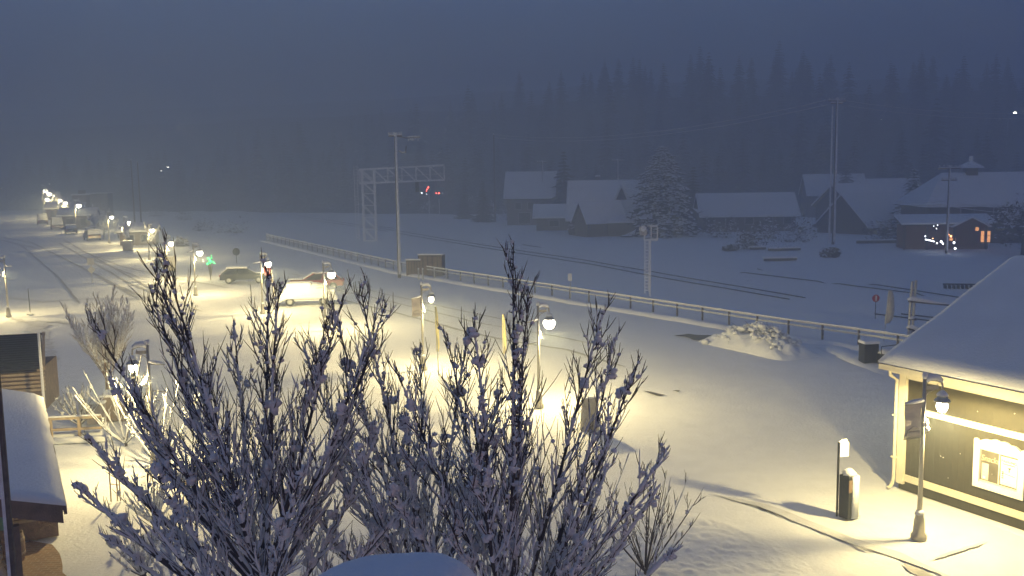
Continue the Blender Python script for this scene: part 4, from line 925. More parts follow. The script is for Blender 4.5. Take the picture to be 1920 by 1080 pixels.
MB().box((1.5, 0, .18), (9, .3, .36)).build('wall', 'house_wall', t); MB().box((1.5, 0, .44), (9.05, .36, .16)).build('snow_cap', 'snow', t, bevel=.04)

# timber piles
for i, (px, py, L, lab) in enumerate([(1470, 470, 4.0, 'long snow-topped timber pile, upper of the two beside the dark bush'), (1462, 489, 3.6, 'lower snow-topped timber pile nearest the rails'), (1420, 468, 2.0, 'short timber pile in front of the dark bush')]):
    q = G(px, py); t = thing('timber_pile', lab, 'timber pile', (q.x, q.y, 0), R_(6), 'snow-covered timber piles')
    for k in range(3): MB().box((.06*k-.05, -.25+.25*k, .16), (L-.1*k, .2, .26)).build('beam', 'wood_pole', t)
    MB().box((0, 0, .38), (L, .85, .18)).build('snow_cap', 'snow', t, bevel=.06)
q = G(1805, 541); t = thing('tie_rack', 'dark row of tie ends poking from snow beyond the olive building roof', 'sleeper stack', (q.x, q.y, 0), R_(-14))
for k in range(9): MB().box((-1.3+.32*k, 0, .13), (.16, .5, .26)).build('tie', 'rail', t)
MB().box((0, .1, .33), (2.9, .16, .10)).build('crossbar', 'rail', t)

# ------------------------------------------------------------------ poles, wires, signals
def pole_top(mb, sn, z, w, rz, n=6):
    c, s = math.cos(rz), math.sin(rz)
    mb.bar((-w*c/2, -w*s/2, z), (w*c/2, w*s/2, z), .11, .13); sn.bar((-w*c/2, -w*s/2, z+.12), (w*c/2, w*s/2, z+.12), .13, .12)
    for k in range(n):
        u = -w/2+w*(k+.3)/(n-.4); mb.tube([(u*c, u*s, z+.06), (u*c, u*s, z+.28)], .035, 5); sn.blob((u*c, u*s, z+.3), .09, n=5, m=4)
def util_pole(label, loc, H, arms, r=.17, rz=0.2, coat=True):
    t = thing('utility_pole', label, 'utility pole', loc, 0, 'utility poles')
    MB().tube([(0, 0, -.2), (0, 0, H*.5), (0, 0, H)], [r, r*.85, r*.66], 9).build('pole', 'wood_pole', t, smooth=True)
    a, s = MB(), MB()
    for z, w in arms: pole_top(a, s, z, w, rz)
    if coat: s.tube([(r*.42, -r*.55, .3), (r*.38, -r*.48, H*.5), (r*.3, -r*.4, H)], [r*.86, r*.74, r*.6], 7)
    if a.v: a.build('crossarm', 'wood_pole', t)
    s.blob((0, 0, H+.06), r*1.1, n=7, m=5); s.build('snow_coat', 'frost', t, smooth=True)
    return t
u1 = util_pole('tall utility pole with a frosted side arm in front of the signal gantry', (-10.74, 88.7, 0), 13.4, [(13.35, 1.25)], .17, 0)
m_ = MB(); m_.tube([(.2, 0, 13.3), (1.0, 0, 13.15), (2.35, 0, 13.2)], .05, 5); m_.tube([(.25, 0, 12.0), (.6, 0, 11.75), (.95, 0, 11.8), (1.0, 0, 12.4)], .04, 5)
m_.build('side_arm', 'dark_metal', u1)
s_ = MB(); s_.tube([(1.15, 0, 13.24), (1.7, 0, 13.28), (2.3, 0, 13.3)], [.06, .09, .05], 6)
for k in range(5): s_.blob((1.25+.22*k, 0, 12.98+.05*(k % 2)), .09, sq=(1, 1, 1.4), n=6, m=4)
s_.tube([(.3, 0, 12.02), (.6, 0, 11.84), (.9, 0, 11.86)], .06, 5); s_.build('frost_clump', 'frost', u1, smooth=True)
q = G(1562, 458); u2 = util_pole('tallest utility pole on the right with frosted crossarms, in front of the dark gable', (q.x, q.y, 0), 18.4, [(18.2, 2.6), (17.9, 1.8)], .19, .35)
MB().tube([(-.42, .3, -.1), (-.42, .3, 17.6)], [.13, .09], 7).build('twin_pole', 'frost', u2)
q = G(1774, 475); u3 = util_pole('utility pole with snowy crossarms standing before the lodge', (q.x, q.y, 0), A(1770, 313, q.y).z, [(A(1770, 316, q.y).z, 2.6), (A(1770, 338, q.y).z, 1.8)], .13, .1)
for px, by, ty, w, Y, lab in [(1018, 395, 303, 2.0, 178, 'dim T-shaped utility pole before the left cottage'), (1158, 360, 300, 2.1, 168, 'dim T-shaped utility pole behind the steep cottage roof'), (928, 395, 252, 0, 190, 'faint tall pole in the fog left of the cottages'),
                          (251, 389, 300, 0, 190, 'left one of two close ghostly poles in the fog'), (263, 387, 304, 0, 190, 'right one of two close ghostly poles in the fog')]:
    q = A(px, by, Y); z = A(px, ty, Y).z; util_pole(lab, (q.x, Y, 0), z, [(z-.15, w)] if w else [], .16, .05, w > 0)
u4 = util_pole('utility pole just outside the right edge carrying the frosted wires', (86, 112, 0), 18.0, [(17.6, 2.4)], .18, .3)
def wire(name, label, a, b, sag, r=.03, n=22, frost=True, k2=.6):
    t = thing(name, label, 'cable', a, 0, 'frosted overhead wires')
    w1, w2 = MB(), MB()
    for j, dz in enumerate((0, -k2)):
        pts = [Vector(a).lerp(Vector(b), i/n)+Vector((0, 0, dz-sag*4*(i/n)*(1-i/n))) for i in range(n+1)]
        w1.tube(pts, r*.5, 4); w2.tube([p+Vector((0, 0, r*.7)) for p in pts], r, 5)
    w1.build('conductor', 'dark_metal', t, world=True); w2.build('frost_coat', 'frost', t, world=True)
wire('overhead_wire', 'pair of frosted wires sagging leftwards from the tallest pole', (40.3, 120.3, 18.3), tuple(A(928, 253, 190)), 2.2, .05)
wire('overhead_wire', 'pair of faint frosted wires sagging rightwards from the tallest pole', (42.6, 120.2, 18.2), (86, 112, 17.8), 2.0, .025)
z = A(1770, 378, 108.5).z
wire('overhead_wire', 'frosted service wires crossing in front of the lodge wall', A(1682, 378, 112), A(1772, 377, 107.8), .15, .035, k2=.35)
wire('overhead_wire', 'frosted service wires running from the lodge pole to the right edge', A(1772, 378, 107.8), A(1990, 398, 104), .2, .035, k2=.5)

# signal gantry
GY = 139.2; gx0, gx1 = -22.4, -9.8; gz0, gz1 = 8.5, 10.55
gt = thing('signal_gantry', 'lattice steel signal gantry reaching over the tracks behind the tall utility pole', 'signal gantry', (-21.5, GY, 0))
def lattice(a0, a1, b0, b1, n, wch, wd):
    """two chords a and b with uprights and diagonals"""
    m = MB(); a0, a1, b0, b1 = map(Vector, (a0, a1, b0, b1)); m.bar(a0, a1, wch); m.bar(b0, b1, wch)
    for i in range(n+1):
        p, q = a0.lerp(a1, i/n), b0.lerp(b1, i/n); m.bar(p, q, wd)
        if i < n: m.bar(q, a0.lerp(a1, (i+1)/n), wd)
    return m
ch = .16
m1 = lattice((gx0, GY, gz0), (gx1, GY, gz0+.35), (gx0, GY, gz1), (gx1, GY, gz1+.45), 6, ch, .10)
m1b = lattice((gx0, GY+1.1, gz0), (gx1, GY+1.1, gz0+.35), (gx0, GY+1.1, gz1), (gx1, GY+1.1, gz1+.45), 6, .12, .07)
m1.v += m1b.v and []; o = len(m1.v); m1.v += m1b.v; m1.f += [tuple(i+o for i in q) for q in m1b.f]; m1.m += m1b.m
m1.bar((gx0, GY+.55, gz0+.9), (gx1, GY+.55, gz0+1.3), .06); m1.bar((gx1, GY, gz0+.35), (gx1, GY+1.1, gz0+.35), .1); m1.bar((gx1, GY, gz1+.45), (gx1, GY+1.1, gz1+.45), .1)
m1.build('truss_beam', 'galv_paint', gt, world=True)
lattice((-22.0, GY, 0), (-22.0, GY, gz1), (-20.2, GY, 0), (-20.2, GY, gz1), 6, .2, .09).build('mast', 'galv_paint', gt, world=True)
lattice((-22.0, GY+1.1, 0), (-22.0, GY+1.1, gz1), (-20.2, GY+1.1, 0), (-20.2, GY+1.1, gz1), 6, .16, .08).build('rear_mast', 'galv_paint', gt, world=True)
ld = MB(); ld.bar((-23.1, GY-.2, .2), (-23.1, GY-.2, 11.2), .07); ld.bar((-22.6, GY-.2, .2), (-22.6, GY-.2, 11.2), .07)
for k in range(27): ld.bar((-23.1, GY-.2, .6+.4*k), (-22.6, GY-.2, .6+.4*k), .06)
for zz in (2.5, 5.5, 8.5): ld.bar((-22.85, GY-.2, zz), (-22.0, GY, zz), .06)
ld.build('ladder', 'galv_paint', gt, world=True)
sg = MB(); sg.box((-13.8, GY-.3, gz0-.6), (.5, .4, 1.5)); sg.build('signal_head', 'dark_metal', gt, world=True)
sw = MB(); sw.bar((gx0, GY, gz1+.13), (gx1, GY, gz1+.58), .18, .10); sw.bar((gx0, GY, gz0+.13), (gx1, GY, gz0+.48), .18, .10); sw.build('snow_cap', 'snow', gt, world=True)
# crossing signals with red lamps
q = A(805, 395, 205); t = thing('crossing_signal', 'railway crossing mast with glowing red lamps far behind the tall utility pole', 'crossing signal', (q.x, 205, 0))
MB().tube([(0, 0, 0), (0, 0, 5.6)], .09, 7).build('mast', 'galv_paint', t)
MB().bar((-.8, 0, 4.4), (2.4, 0, 4.4), .12).box((-.25, 0, 5.0), (.5, .1, .9)).build('crossarm', 'dark_metal', t)
rb = MB()
for px, py, r in [(803, 351, .17), (801, 355, .15), (799.5, 358, .12), (818, 362.3, .14), (823, 362.3, .18)]: rb.blob(A(px, py, 204.8), r, n=8, m=6)
rb.build('red_lamp', 'red_bulb', t, world=True)
cb2 = MB()
for px, py, r in [(791, 362, .13), (800, 364, .07), (830, 362, .06)]: cb2.blob(A(px, py, 204.8), r, n=8, m=6)
cb2.build('white_lamp', 'cold_bulb', t, world=True); MB().bar((-1.9, 0, 4.35), (-.8, 0, 4.4), .08).bar((2.4, 0, 4.4), (3.2, 0, 4.4), .08).build('side_bar', 'dark_metal', t)
MB().tube([(2.2, 0, 0), (2.2, 0, 4.4)], .08, 6).build('second_mast', 'galv_paint', t)
# ladder signal mast
q = G(1216, 556); t = thing('signal_mast', 'white ladder-type railway signal mast with a snow-covered head beyond the fence', 'railway signal', (q.x, q.y, 0), .1)
MB().tube([(.12, 0, 0), (.12, 0, 4.4)], .07, 8).build('mast', 'galv_paint', t)
ld = MB(); ld.bar((-.32, -.1, .3), (-.32, -.1, 4.4), .045); ld.bar((-.02, -.1, .3), (-.02, -.1, 4.4), .045)
for k in range(16): ld.bar((-.32, -.1, .5+.26*k), (-.02, -.1, .5+.26*k), .06)
ld.build('ladder', 'galv_paint', t)
fr = MB()
for a, b_ in (((-.35, 0, 4.4), (.68, 0, 4.4)), ((.68, 0, 4.4), (.68, 0, 5.45)), ((.2, 0, 5.45), (.68, 0, 5.45)), ((.2, 0, 4.4), (.2, 0, 5.5)), ((-.35, 0, 4.4), (-.35, 0, 5.2)), ((-.1, 0, 5.5), (.2, 0, 5.5))): fr.bar(a, b_, .075)
fr.bar((.2, 0, 4.9), (.68, 0, 4.9), .05); fr.build('platform_frame', 'galv_paint', t)
MB().box((-.45, 0, 5.15), (.52, .4, .68)).build('signal_head', 'galv', t, bevel=.05)
MB().blob((-.45, -.06, 5.3), .36, sq=(1, .8, .8)).box((.44, 0, 5.53), (.5, .1, .07)).box((.16, 0, 4.47), (1.05, .12, .06)).build('snow_cap', 'snow', t, smooth=False)
# twin posts with snowy arms
q = G(1703, 648); t = thing('twin_posts', 'pair of grey posts with two snow-laden arms beside the snowy roof edge', 'posts', (q.x, q.y, 0), 0)
MB().tube([(0, 0, 0), (.02, 0, 1.8), (.10, 0, 3.55)], .075, 8).build('post', 'galv', t); MB().tube([(.20, .05, 0), (.24, .05, 1.8), (.32, .05, 3.6)], .075, 8).build('post', 'galv', t)
MB().bar((-.1, -.05, 2.45), (2.7, -.05, 2.15), .08).bar((-.1, -.05, .95), (1.25, -.05, .55), .08).bar((-.05, -.08, 1.45), (.35, -.08, 1.45), .08).build('arm', 'wood_pole', t)
MB().tube([(-.18, -.05, 2.55), (.1, -.05, 2.62), (.8, -.05, 2.48), (1.6, -.05, 2.34), (2.7, -.05, 2.22)], [.05, .14, .11, .06, .03], 7).tube([(-.15, -.05, 1.03), (.1, -.05, 1.08), (.6, -.05, .9), (1.2, -.05, .63)], [.05, .12, .08, .03], 7).blob((.1, -.08, 1.55), .13, sq=(1.4, .8, .7)).build('snow_cap', 'snow', t, smooth=True)
# round red sign, marker post, feather flags
q = G(1641, 598); t = thing('round_sign', 'small round red and white sign on a thin post beyond the fence', 'sign', (q.x, q.y, 0), .1)
MB().tube([(0, 0, 0), (0, 0, 1.5)], .025, 6).build('post', 'dark_metal', t)
dk = MB(); dk.tube([(0, -.02, 1.35), (0, .02, 1.35)], .24, 20); dk.build('disc', 'sign_red', t); MB().box((0, -.03, 1.35), (.09, .012, .34)).build('centre_mark', 'white', t)
q = G(1070, 562); t = thing('marker_post', 'small white oblong marker sign on a thin post beyond the fence', 'sign', (q.x, q.y, 0), .2)
MB().tube([(0, 0, 0), (0, 0, 1.7)], .03, 6).build('post', 'galv', t); MB().box((-.06, -.03, 1.75), (.3, .03, .55)).build('sign_plate', 'white', t)
def feather(label, base, H, lean, m, w=.36, rz=0):
    t = thing('feather_flag', label, 'flag', base, rz, 'snow-crusted feather flags')
    P = lambda z: Vector((lean*z, 0, z))
    MB().tube([P(0), P(H*.5), P(H)], [.025, .02, .012], 6).build('pole', 'galv', t)
    fb = MB(); n = 12
    for i in range(n+1):
        z = H*.35+H*.65*i/n; ww = w*math.sin(PI*min(1, .12+.82*(i/n)**.8))**.6
        for k, x in enumerate((-.03, ww*.55, ww)): fb.v.append(tuple(P(z)+Vector((x-.02, .03*math.sin(i*.8+k), 0))))
    for i in range(n):
        for k in range(2): fb.f.append((i*3+k, i*3+k+1, i*3+k+4, i*3+k+3)); fb.m.append(0)
    o = fb.build('flag_cloth', m, t, smooth=True); so = o.modifiers.new('thick', 'SOLIDIFY'); so.thickness = .03
    return t
q = G(1657, 640); feather('pale snow-crusted feather flag between the red round sign and the twin posts', (q.x, q.y, 0), 2.9, .08, 'flag', .42)
q = A(823, 720, 44.5); feather('yellow feather flag just right of the bannered street lamp', (q.x, 44.5, 0), A(820, 575, 44.5).z, -.02, 'flag_yellow', .13)
q = A(946, 700, 44.5); feather('second yellow feather flag behind the right-hand tree', (q.x, 44.5, 0), A(943, 590, 44.5).z, -.01, 'flag_yellow', .15)
# cabinet and bench-like box by the fence
q = G(1628, 682); t = thing('electrical_cabinet', 'dark metal cabinet under a snow cap by the end of the railing', 'cabinet', (q.x, q.y, 0), .12)
MB().box((0, 0, .52), (.75, .6, 1.04)).build('body', 'dark_metal', t, bevel=.02)
MB().box((-.18, -.31, .55), (.32, .02, .8)).build('door', 'car_dark', t); MB().box((.2, -.31, .55), (.32, .02, .8)).build('door', 'car_dark', t)
MB().box((0, 0, 1.12), (.85, .7, .16)).build('snow_cap', 'snow', t, bevel=.06)
q = G(1662, 684); t = thing('steel_bin', 'low open steel bin heaped with snow beside the dark cabinet', 'bin', (q.x, q.y, 0), .12)
MB().box((0, 0, .3), (.9, .7, .6), taper=1.05).build('body', 'dark_metal', t, bevel=.02); MB().blob((0, 0, .62), .5, sq=(.95, .75, .45)).build('snow_cap', 'snow', t, smooth=True)
MB().tube([(-.45, -.3, .6), (-.45, -.3, .98), (.35, -.3, 1.05), (.48, -.3, .85)], .025, 5).build('handle_bar', 'dark_metal', t)
# dark sheds / bins by the fence near the tall pole
for px, py, w, h, lab in [(778, 516, 1.4, 1.5, 'dark slatted bin shed by the railing, right of the tall utility pole'), (810, 516, 2.4, 2.0, 'larger dim bin shelter behind the railing near the tall utility pole')]:
    q = G(px, py); t = thing('bin_shelter', lab, 'bin shelter', (q.x, q.y, 0), STREET-PI/2+.9)
    MB().box((0, 0, h/2), (w, 1.1, h)).build('wall', 'house_wall', t); sl = MB()
    for k in range(5): sl.box((-w/2+w*(k+.5)/5, -.57, h*.48), (w/7, .05, h*.9))
    sl.build('slats', 'brown', t); MB().box((0, 0, h+.08), (w+.15, 1.25, .16)).build('snow_cap', 'snow', t, bevel=.05)
for k, px in enumerate((785, 793, 815, 838)):
    q = G(px, 524); t = thing('bollard', ['left', 'second', 'third', 'right'][k]+'most' * (k in (0, 3))+' of four pale bollards before the bin shelters', 'bollard', (q.x, q.y, 0), 0, 'pale bollards by the bin shelters')
    MB().lathe((0, 0, 0), [(.07, 0), (.07, .9), (.05, .95)], 8).build('post', 'galv', t); MB().blob((0, 0, 1.0), .09).build('snow_cap', 'snow', t)

# ------------------------------------------------------------------ cars
def car(label, loc, rz, paint, L=4.4, Wd=1.8, H=1.5, snow=.14, van=False, head=False, group='parked snow-covered vehicles', coat=1.0):
    t = thing('parked_car', label, 'car', loc, rz, group)
    hw = Wd/2; a = L/2
    prof = [(-a, .35), (-a+.05, .75), (-a+.15, .92), (a-.2, .90), (a-.02, .7), (a, .35)]
    bd = MB(); bd.prism([(x, -hw, z) for x, z in prof], (0, Wd, 0)); bd.build('body', paint, t, bevel=.07)
    c0, c1, c2, c3 = (-a+.12, -a+.3, a*.30, a*.52) if van else (-a+.2, -a+.75, a*.10, a*.48)
    cb_ = MB(); n = .16
    v = [(c0, -hw+.05, .9), (c3, -hw+.05, .9), (c3, hw-.05, .9), (c0, hw-.05, .9), (c1, -hw+n+.05, H), (c2, -hw+n+.05, H), (c2, hw-n-.05, H), (c1, hw-n-.05, H)]
    cb_.add(v, [(4, 5, 6, 7), (0, 1, 5, 4), (1, 2, 6, 5), (2, 3, 7, 6), (3, 0, 4, 7)]); cb_.build('cabin', 'dark_glass', t)
    rp = MB()
    for s in (-1, 1):
        for x0, x1 in ((c0, c1), (c3, c2), ((c0+c3)/2, (c1+c2)/2)): rp.bar((x0, s*(hw-.05), .9), (x1, s*(hw-n-.05), H), .09)
    rp.box(((c1+c2)/2, 0, H+.02), (c2-c1+.1, Wd-2*n, .06)); rp.build('roof_frame', paint, t)
    for x in (-a+.85, a-.85):
        for s in (-1, 1):
            w = MB(); w.tube([(x, s*(hw-.12), .33), (x, s*(hw+.02), .33)], .33, 16); wo = w.build('wheel', 'tyre', t); MB().tube([(x, s*(hw+.0), .33), (x, s*(hw+.035), .33)], .19, 10).build('rim', 'galv', wo)
    for s in (-1, 1):
        MB().box((a-.04, s*(hw-.3), .68), (.1, .34, .16)).build('headlight', 'cold_bulb' if head else 'glass', t); MB().box((-a+.02, s*(hw-.25), .74), (.1, .28, .16)).build('tail_light', 'sign_red', t)
    MB().box((-a-.005, 0, .62), (.02, .5, .13)).build('number_plate', 'white', t)
    sn = MB(); sn.box(((c1+c2)/2, 0, H+.05+snow/2), (c2-c1+.25, Wd-.22, snow)); sn.box(((c3+a)/2+.02, 0, .93+snow*.4), (a-c3-.05, Wd-.1, snow*.8))
    if coat > .5:
        sn.add([(c0-.03, -hw+.02, 1.0), (c0-.03, hw-.02, 1.0), (c1-.03, hw-n-.02, H), (c1-.03, -hw+n+.02, H), (c0-.10, -hw+.02, 1.02), (c0-.10, hw-.02, 1.02), (c1-.10, hw-n-.02, H+.03), (c1-.10, -hw+n+.02, H+.03)], [(4, 5, 6, 7), (0, 1, 5, 4), (2, 3, 7, 6), (1, 2, 6, 5), (3, 0, 4, 7)])
        sn.add([(c3+.02, -hw+.1, .95), (c3+.02, hw-.1, .95), (c2+.02, hw-n-.1, H), (c2+.02, -hw+n+.1, H), (c3+.10, -hw+.1, .97), (c3+.10, hw-.1, .97), (c2+.12, hw-n-.1, H+.02), (c2+.12, -hw+n+.1, H+.02)], [(7, 6, 5, 4), (4, 5, 1, 0), (6, 7, 3, 2), (5, 6, 2, 1), (7, 4, 0, 3)])
    so = sn.build('snow_cover', 'snow', t); bv = so.modifiers.new('bevel', 'BEVEL'); bv.width = .06; bv.segments = 3; bv.limit_method = 'ANGLE'
    return t
ang = STREET+PI/2+PI       # pointing towards the camera
q = G(173, 450); car('snow-dusted pale hatchback parked nearest at the far end of the street', (q.x, q.y, 0), ang+PI+.1, 'car_tan', 4.2, 2.0, 1.6)
q = G(150, 446); car('dark saloon with one glowing headlight behind the pale hatchback', (q.x, q.y+4, 0), ang-.1, 'car_dark', 4.4, 1.8, 1.45, head=True)
q = G(133, 438); car('slate grey estate car third along the row under the gold-lit saplings', (q.x, q.y, 0), ang+PI, 'car_blue', 4.6, 1.9, 1.5)
q = G(107, 430); car('tan van with a boxy back in the parked row', (q.x, q.y, 0), ang+PI, 'car_tan', 4.8, 2.1, 2.3, van=True)
q = G(80, 421); car('grey van parked furthest along the row', (q.x, q.y, 0), ang+PI, 'car_grey', 4.8, 2.1, 2.3, van=True)
q = G(575, 572); car('car thickly buried in smooth snow, dark side window showing, beside a bare-armed lamp', (q.x, q.y+.5, 0), .12, 'snow', 4.2, 1.8, 1.35, snow=.3)
bc = [o for o in COL.objects if o.get('label', '').startswith('car thickly buried')][0]
hp = MB(); nx, ny = 26, 16
for j in range(ny+1):
    for i in range(nx+1):
        u = -1+2*i/nx; v = -1+2*j/ny; k = max(0, 1-abs(u)**3)*max(0, 1-abs(v)**3.2)
        hp.v.append((u*2.45+.1, v*1.06, .72*max(0, 1-abs(u)**8)-.15*(abs(v) > .99)+(1.0-.32*u*u-.22*max(0, u))*k**.55+.03*noise.noise(Vector((u*3, v*3, 2)))))
for j in range(ny):
    for i in range(nx): a = j*(nx+1)+i; hp.f.append((a, a+1, a+nx+2, a+nx+1)); hp.m.append(0)
hp.build('snow_heap', 'snow', bc, smooth=True)
q = G(590, 545); car('dark red car with snow on top behind the snow-buried car', (q.x, q.y+1, 0), .12+PI, 'car_red', 4.6, 1.8, 1.4)
q = G(455, 532); car('low dark car parked left of the red octagonal sign', (q.x, q.y+1, 0), .10, 'car_dark', 4.4, 1.8, 1.35)

# red octagonal sign, leaning posts, green lights, cabinet, small street sign
q = G(503, 545); t = thing('stop_sign', 'red octagonal sign on a pale snow-streaked post beside a street lamp', 'sign', (q.x, q.y, 0), -.3)
z = A(503, 508, q.y).z; MB().tube([(.15, 0, 0), (.0, 0, z)], .05, 6).build('post', 'white', t)
MB().tube([(0, -.08, z), (0, -.05, z)], .42, 8).build('face', 'sign_red', t); MB().blob((0, -.06, z+.42), .14, sq=(1.6, .6, .6)).build('snow_cap', 'snow', t)
q = G(517, 572); t = thing('leaning_post', 'pale leaning post right of the red octagonal sign', 'post', (q.x, q.y, 0))
MB().tube([(0, 0, 0), (-.25, 0, 2.7)], .055, 7).build('shaft', 'wood_pale', t); MB().tube([(.02, -.03, .2), (-.22, -.03, 2.75)], .05, 6).build('snow_coat', 'snow', t)
q = G(444, 494); t = thing('round_sign', 'dark round sign back on a thin post left of the low dark car', 'sign', (q.x, q.y, 0))
z = A(443, 472, q.y).z; MB().tube([(0, 0, 0), (0, 0, z)], .04, 6).build('post', 'dark_metal', t); MB().tube([(0, -.03, z), (0, .0, z)], .42, 18).build('disc', 'dark_metal', t)
q = G(395, 525); t = thing('green_lights', 'small bush wound with glowing green lights left of the low dark car', 'holiday lights', (q.x, q.y, 0))
tw, gl = MB(), MB(); RR = random.Random(4); zc_ = A(395, 490, q.y).z
for i in range(26):
    d = Vector((RR.gauss(0, .26), RR.gauss(0, .2), zc_+RR.gauss(0, .20))); tw.tube([(0, 0, 0), (d.x*.4, d.y*.4, d.z*.6), d], [.03, .02, .008], 4); gl.blob(d, RR.uniform(.035, .065), n=6, m=4)
tw.build('branches', 'twig', t); gl.build('bulbs', 'green_bulb', t)
q = G(318, 507); t = thing('utility_cabinet', 'square pale utility cabinet with a brown shaded side beside the street', 'cabinet', (q.x, q.y, 0), .5)
MB().box((0, 0, .75), (1.2, 1.0, 1.5)).build('body', 'cream', t, bevel=.03); MB().box((-.61, 0, .75), (.02, .92, 1.4)).build('side_panel', 'brown', t); MB().box((0, 0, 1.55), (1.25, 1.05, .12)).build('snow_cap', 'snow', t, bevel=.04)
q = G(296, 502); t = thing('litter_bin', 'squat dark litter bin left of the pale utility cabinet', 'bin', (q.x, q.y, 0))
MB().lathe((0, 0, 0), [(.28, 0), (.33, .1), (.33, .85), (.28, .9)], 12).build('body', 'dark_metal', t); MB().lathe((0, 0, .9), [(.36, 0), (.33, .1), (.1, .2)], 12).build('snow_cap', 'snow', t)
q = G(173, 530); t = thing('street_sign', 'small square sign above a diamond sign on a thin post in the wide street', 'sign', (q.x, q.y, 0), .1)
z = A(172, 487, q.y).z; MB().tube([(0, 0, 0), (0, 0, z+.1)], .035, 6).build('post', 'galv', t); MB().box((0, -.05, z-.15), (.62, .03, .62)).build('square_plate', 'flag', t)
dz = z-.95; MB().prism([(-.36, -.05, dz), (0, -.05, dz-.36), (.36, -.05, dz), (0, -.05, dz+.36)], (0, .03, 0)).build('diamond_plate', 'flag', t)
q = G(57, 590); t = thing('thin_marker', 'thin dark snow stake in the bright patch right of the lone left lamp', 'stake', (q.x, q.y, 0))
MB().tube([(0, 0, 0), (-.03, 0, 1.9)], .03, 6).build('shaft', 'dark_metal', t); MB().blob((0, 0, .05), .22, sq=(1.3, 1.2, .5)).build('snow_heap', 'snow', t, smooth=True)

# ------------------------------------------------------------------ far street buildings
Y = 215; q = A(152, 420, Y); t = thing('tower_shop', 'narrow tall dark shop with a white snow cornice at the far end of the street', 'building', (q.x, Y, 0), .25)
w0 = 24*Y/FPX; ht = A(152, 366, Y).z
MB().box((0, 2, ht/2), (w0, 4, ht)).build('wall', 'facade', t); MB().box((0, 1.9, ht+.15), (w0+.4, 4.6, .35)).build('cornice', 'snow', t); MB().box((.3, 2, ht+.7), (w0*.45, 2, .8)).build('roof_stack', 'roof_edge', t)
for x in (-.8, .8):
    for z in (ht*.35, ht*.68): f_ = MB().box((x, -.02, z), (.9, .08, 1.3)).build('window', 'trim', t); MB().box((x, -.08, z), (.7, .03, 1.1)).build('pane', 'dark_glass', f_)
Y = 240; q = A(184, 410, Y); t = thing('block_building', 'long plain dark block right of the narrow tall shop', 'building', (q.x, Y, 0), .2); ht = A(184, 363, Y).z; w0 = 38*Y/FPX
MB().box((0, 3, ht/2), (w0, 6, ht)).build('wall', 'house_wall', t); MB().box((0, 3, ht+.1), (w0+.2, 6.2, .2)).build('roof_snow', 'frost', t)
for x in (-1.5, 0, 1.5): f_ = MB().box((x, -.02, ht*.5), (.9, .08, 1.3)).build('window', 'trim', t); MB().box((x, -.08, ht*.5), (.7, .03, 1.1)).build('pane', 'dark_glass', f_)
for i, (px, py, w, d, h, Y, lab) in enumerate([(112, 415, 5, 5, 3.6, 232, 'low lit kiosk roof under the far lamp cluster'), (150, 428, 6.5, 5, 3.4, 190, 'low snow-roofed shop front behind the gold-lit saplings'), (262, 452, 5.0, 4, 2.6, 140, 'small snow-roofed kiosk behind the square planter'), (30, 402, 22, 8, 4.0, 330, 'long low snow-roofed building beneath the dark left trees')]):
    q = A(px, py, Y); house('shop', lab, (q.x, Y, 0), .25, w, d, h*.75, h*1.1, 'facade', .4, [(-w*.2, h*.38, w*.2, h*.4), (w*.2, h*.38, w*.2, h*.4)], cat='building')

# brush line on the bank behind the lamps at left
for i, (px, by, w, lab) in enumerate([(300, 405, 6, 'left end of the dark scrub line on the snowy bank'), (345, 412, 5, 'low scrub between the scrub line and the fence end'), (385, 432, 4.5, 'snowy scrub left of the fence end'), (435, 436, 6, 'wide flat scrub at the far fence end'), (335, 462, 3.2, 'dark scrub behind the lit lamps')]):
    g0 = G(px, by); round_tree((g0.x, g0.y, 0), 1.5, w, 80+i, lab, ('twig', 'frost'), .4, 260, 'snowy_bush', False, .26, 'bush', 'scrub on the snowy bank')

# ------------------------------------------------------------------ chimney just below the camera
cxa, cxb = A(590, 1080, 5.3), A(868, 1080, 5.3)
t = thing('chimney_stack', 'rounded snow cap on a chimney at the bottom edge of the view', 'chimney', ((cxa.x+cxb.x)/2, 4.95, 0))
W2 = (cxb.x-cxa.x); ztop = A(745, 1036, 5.2).z
MB().box((0, 0, (ztop-.25)/2), (W2+.05, .8, ztop-.25)).build('stack', 'brick', t)
sn = MB(); nx, ny = 28, 14
for j in range(ny+1):
    for i in range(nx+1):
        u = -1+2*i/nx; v = -1+2*j/ny
        pr_ = (1-abs(u)**(5.0 if u > .2 else 2.2))*(.72+.28*(1-(u-.35)**2)); e = max(0, 1-abs(v)**4)
        sn.v.append((u*(W2/2+.09)-.0, v*.47, ztop-.27+.27*max(0, pr_)**.6*e**.5+.014*noise.noise(Vector((u*3, v*3, 0)))+.006*noise.noise(Vector((u*11, v*9, 3)))))
for j in range(ny):
    for i in range(nx): a = j*(nx+1)+i; sn.f.append((a, a+1, a+nx+2, a+nx+1)); sn.m.append(0)
sn.build('snow_cap', 'snow_roof', t, smooth=True)

# ------------------------------------------------------------------ haze, sky, light, camera
hz = MB(); hz.box((0, 420, 50), (2400, 1500, 104)); hz = hz.build('haze', [])
hm = bpy.data.materials.new('haze_air'); hm.use_nodes = True; nt = hm.node_tree; nt.nodes.clear()
out = nt.nodes.new('ShaderNodeOutputMaterial'); pv = nt.nodes.new('ShaderNodeVolumePrincipled')
pv.inputs['Color'].default_value = (.62, .75, .94, 1); pv.inputs['Density'].default_value = .0062; pv.inputs['Anisotropy'].default_value = .1
nt.links.new(pv.outputs['Volume'], out.inputs['Volume']); hz.data.materials.append(hm); tag(hz, 'pale bluish winter fog filling the valley', 'haze', kind='stuff')

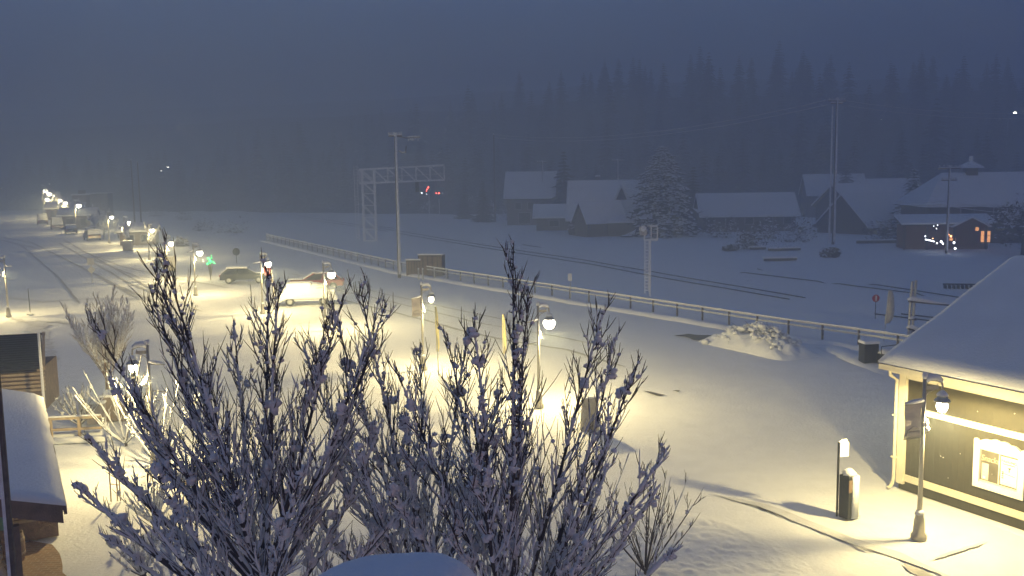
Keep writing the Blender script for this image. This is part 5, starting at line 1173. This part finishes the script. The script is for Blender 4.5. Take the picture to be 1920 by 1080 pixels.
SUN_EL, SUN_RZ = R_(5), R_(150)
wd = bpy.data.worlds.new('World'); sc.world = wd; wd.use_nodes = True; nt = wd.node_tree
bg = nt.nodes['Background']; sky = nt.nodes.new('ShaderNodeTexSky'); sky.sky_type = 'NISHITA'; sky.sun_disc = False
sky.sun_elevation = SUN_EL; sky.sun_rotation = SUN_RZ; sky.air_density = 1.0; sky.dust_density = 1.0; sky.ozone_density = 3.2
tc = nt.nodes.new('ShaderNodeTexCoord'); mp = nt.nodes.new('ShaderNodeMapping'); mp.inputs['Scale'].default_value = (1, 1, 3.2)
cn = nt.nodes.new('ShaderNodeTexNoise'); cn.inputs['Scale'].default_value = 2.4; cn.inputs['Detail'].default_value = 5; cn.inputs['Roughness'].default_value = .5
nt.links.new(tc.outputs['Generated'], mp.inputs['Vector']); nt.links.new(mp.outputs['Vector'], cn.inputs['Vector'])
cr_ = nt.nodes.new('ShaderNodeValToRGB'); cr_.color_ramp.elements[0].position = .35; cr_.color_ramp.elements[0].color = (.57, .555, .66, 1); cr_.color_ramp.elements[1].position = .68; cr_.color_ramp.elements[1].color = (1.28, 1.21, 1.40, 1)
nt.links.new(cn.outputs['Fac'], cr_.inputs['Fac']); mx = nt.nodes.new('ShaderNodeMixRGB'); mx.blend_type = 'MULTIPLY'; mx.inputs['Fac'].default_value = 1
nt.links.new(sky.outputs['Color'], mx.inputs['Color1']); nt.links.new(cr_.outputs['Color'], mx.inputs['Color2'])
# added sky tint: warm grey behind the viewpoint, neutralising near snow; slightly bluer ahead
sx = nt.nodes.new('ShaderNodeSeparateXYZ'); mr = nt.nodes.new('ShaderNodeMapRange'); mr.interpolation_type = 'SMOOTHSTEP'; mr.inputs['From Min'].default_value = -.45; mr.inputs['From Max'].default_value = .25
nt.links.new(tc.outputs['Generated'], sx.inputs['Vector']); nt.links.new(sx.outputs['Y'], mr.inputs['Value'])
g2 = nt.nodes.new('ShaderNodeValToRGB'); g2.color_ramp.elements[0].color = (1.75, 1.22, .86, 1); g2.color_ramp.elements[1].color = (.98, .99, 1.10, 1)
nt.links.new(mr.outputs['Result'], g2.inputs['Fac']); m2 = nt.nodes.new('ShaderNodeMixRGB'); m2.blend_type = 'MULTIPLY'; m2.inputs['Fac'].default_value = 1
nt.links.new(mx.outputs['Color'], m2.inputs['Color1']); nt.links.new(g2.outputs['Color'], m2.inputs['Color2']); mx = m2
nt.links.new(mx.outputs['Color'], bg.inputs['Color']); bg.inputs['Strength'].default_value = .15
sl_ = bpy.data.lights.new('sun', 'SUN'); sl_.energy = .02; sl_.angle = R_(30); sl_.color = (.75, .85, 1)
so = bpy.data.objects.new('sun', sl_); COL.objects.link(so); so.rotation_euler = (R_(35), 0, R_(20))

cam = bpy.data.cameras.new('camera'); co = bpy.data.objects.new('camera', cam); COL.objects.link(co)
cam.sensor_width = 36; cam.lens = 36*FPX/1920; cam.clip_end = 4000; cam.clip_start = .1
co.matrix_world = Matrix((( CR.x, CU.x, -CF.x, CO.x), (CR.y, CU.y, -CF.y, CO.y), (CR.z, CU.z, -CF.z, CO.z), (0, 0, 0, 1)))
sc.camera = co
sc.view_settings.view_transform = 'Standard'; sc.view_settings.look = 'None'; sc.view_settings.exposure = .76; sc.view_settings.gamma = 1
c = sc.cycles
c.volume_bounces = 1; c.max_bounces = 6; c.diffuse_bounces = 3; c.glossy_bounces = 2; c.transmission_bounces = 2; c.sample_clamp_indirect = 3; c.sample_clamp_direct = 0
c.use_denoising = True; c.caustics_reflective = False; c.caustics_refractive = False
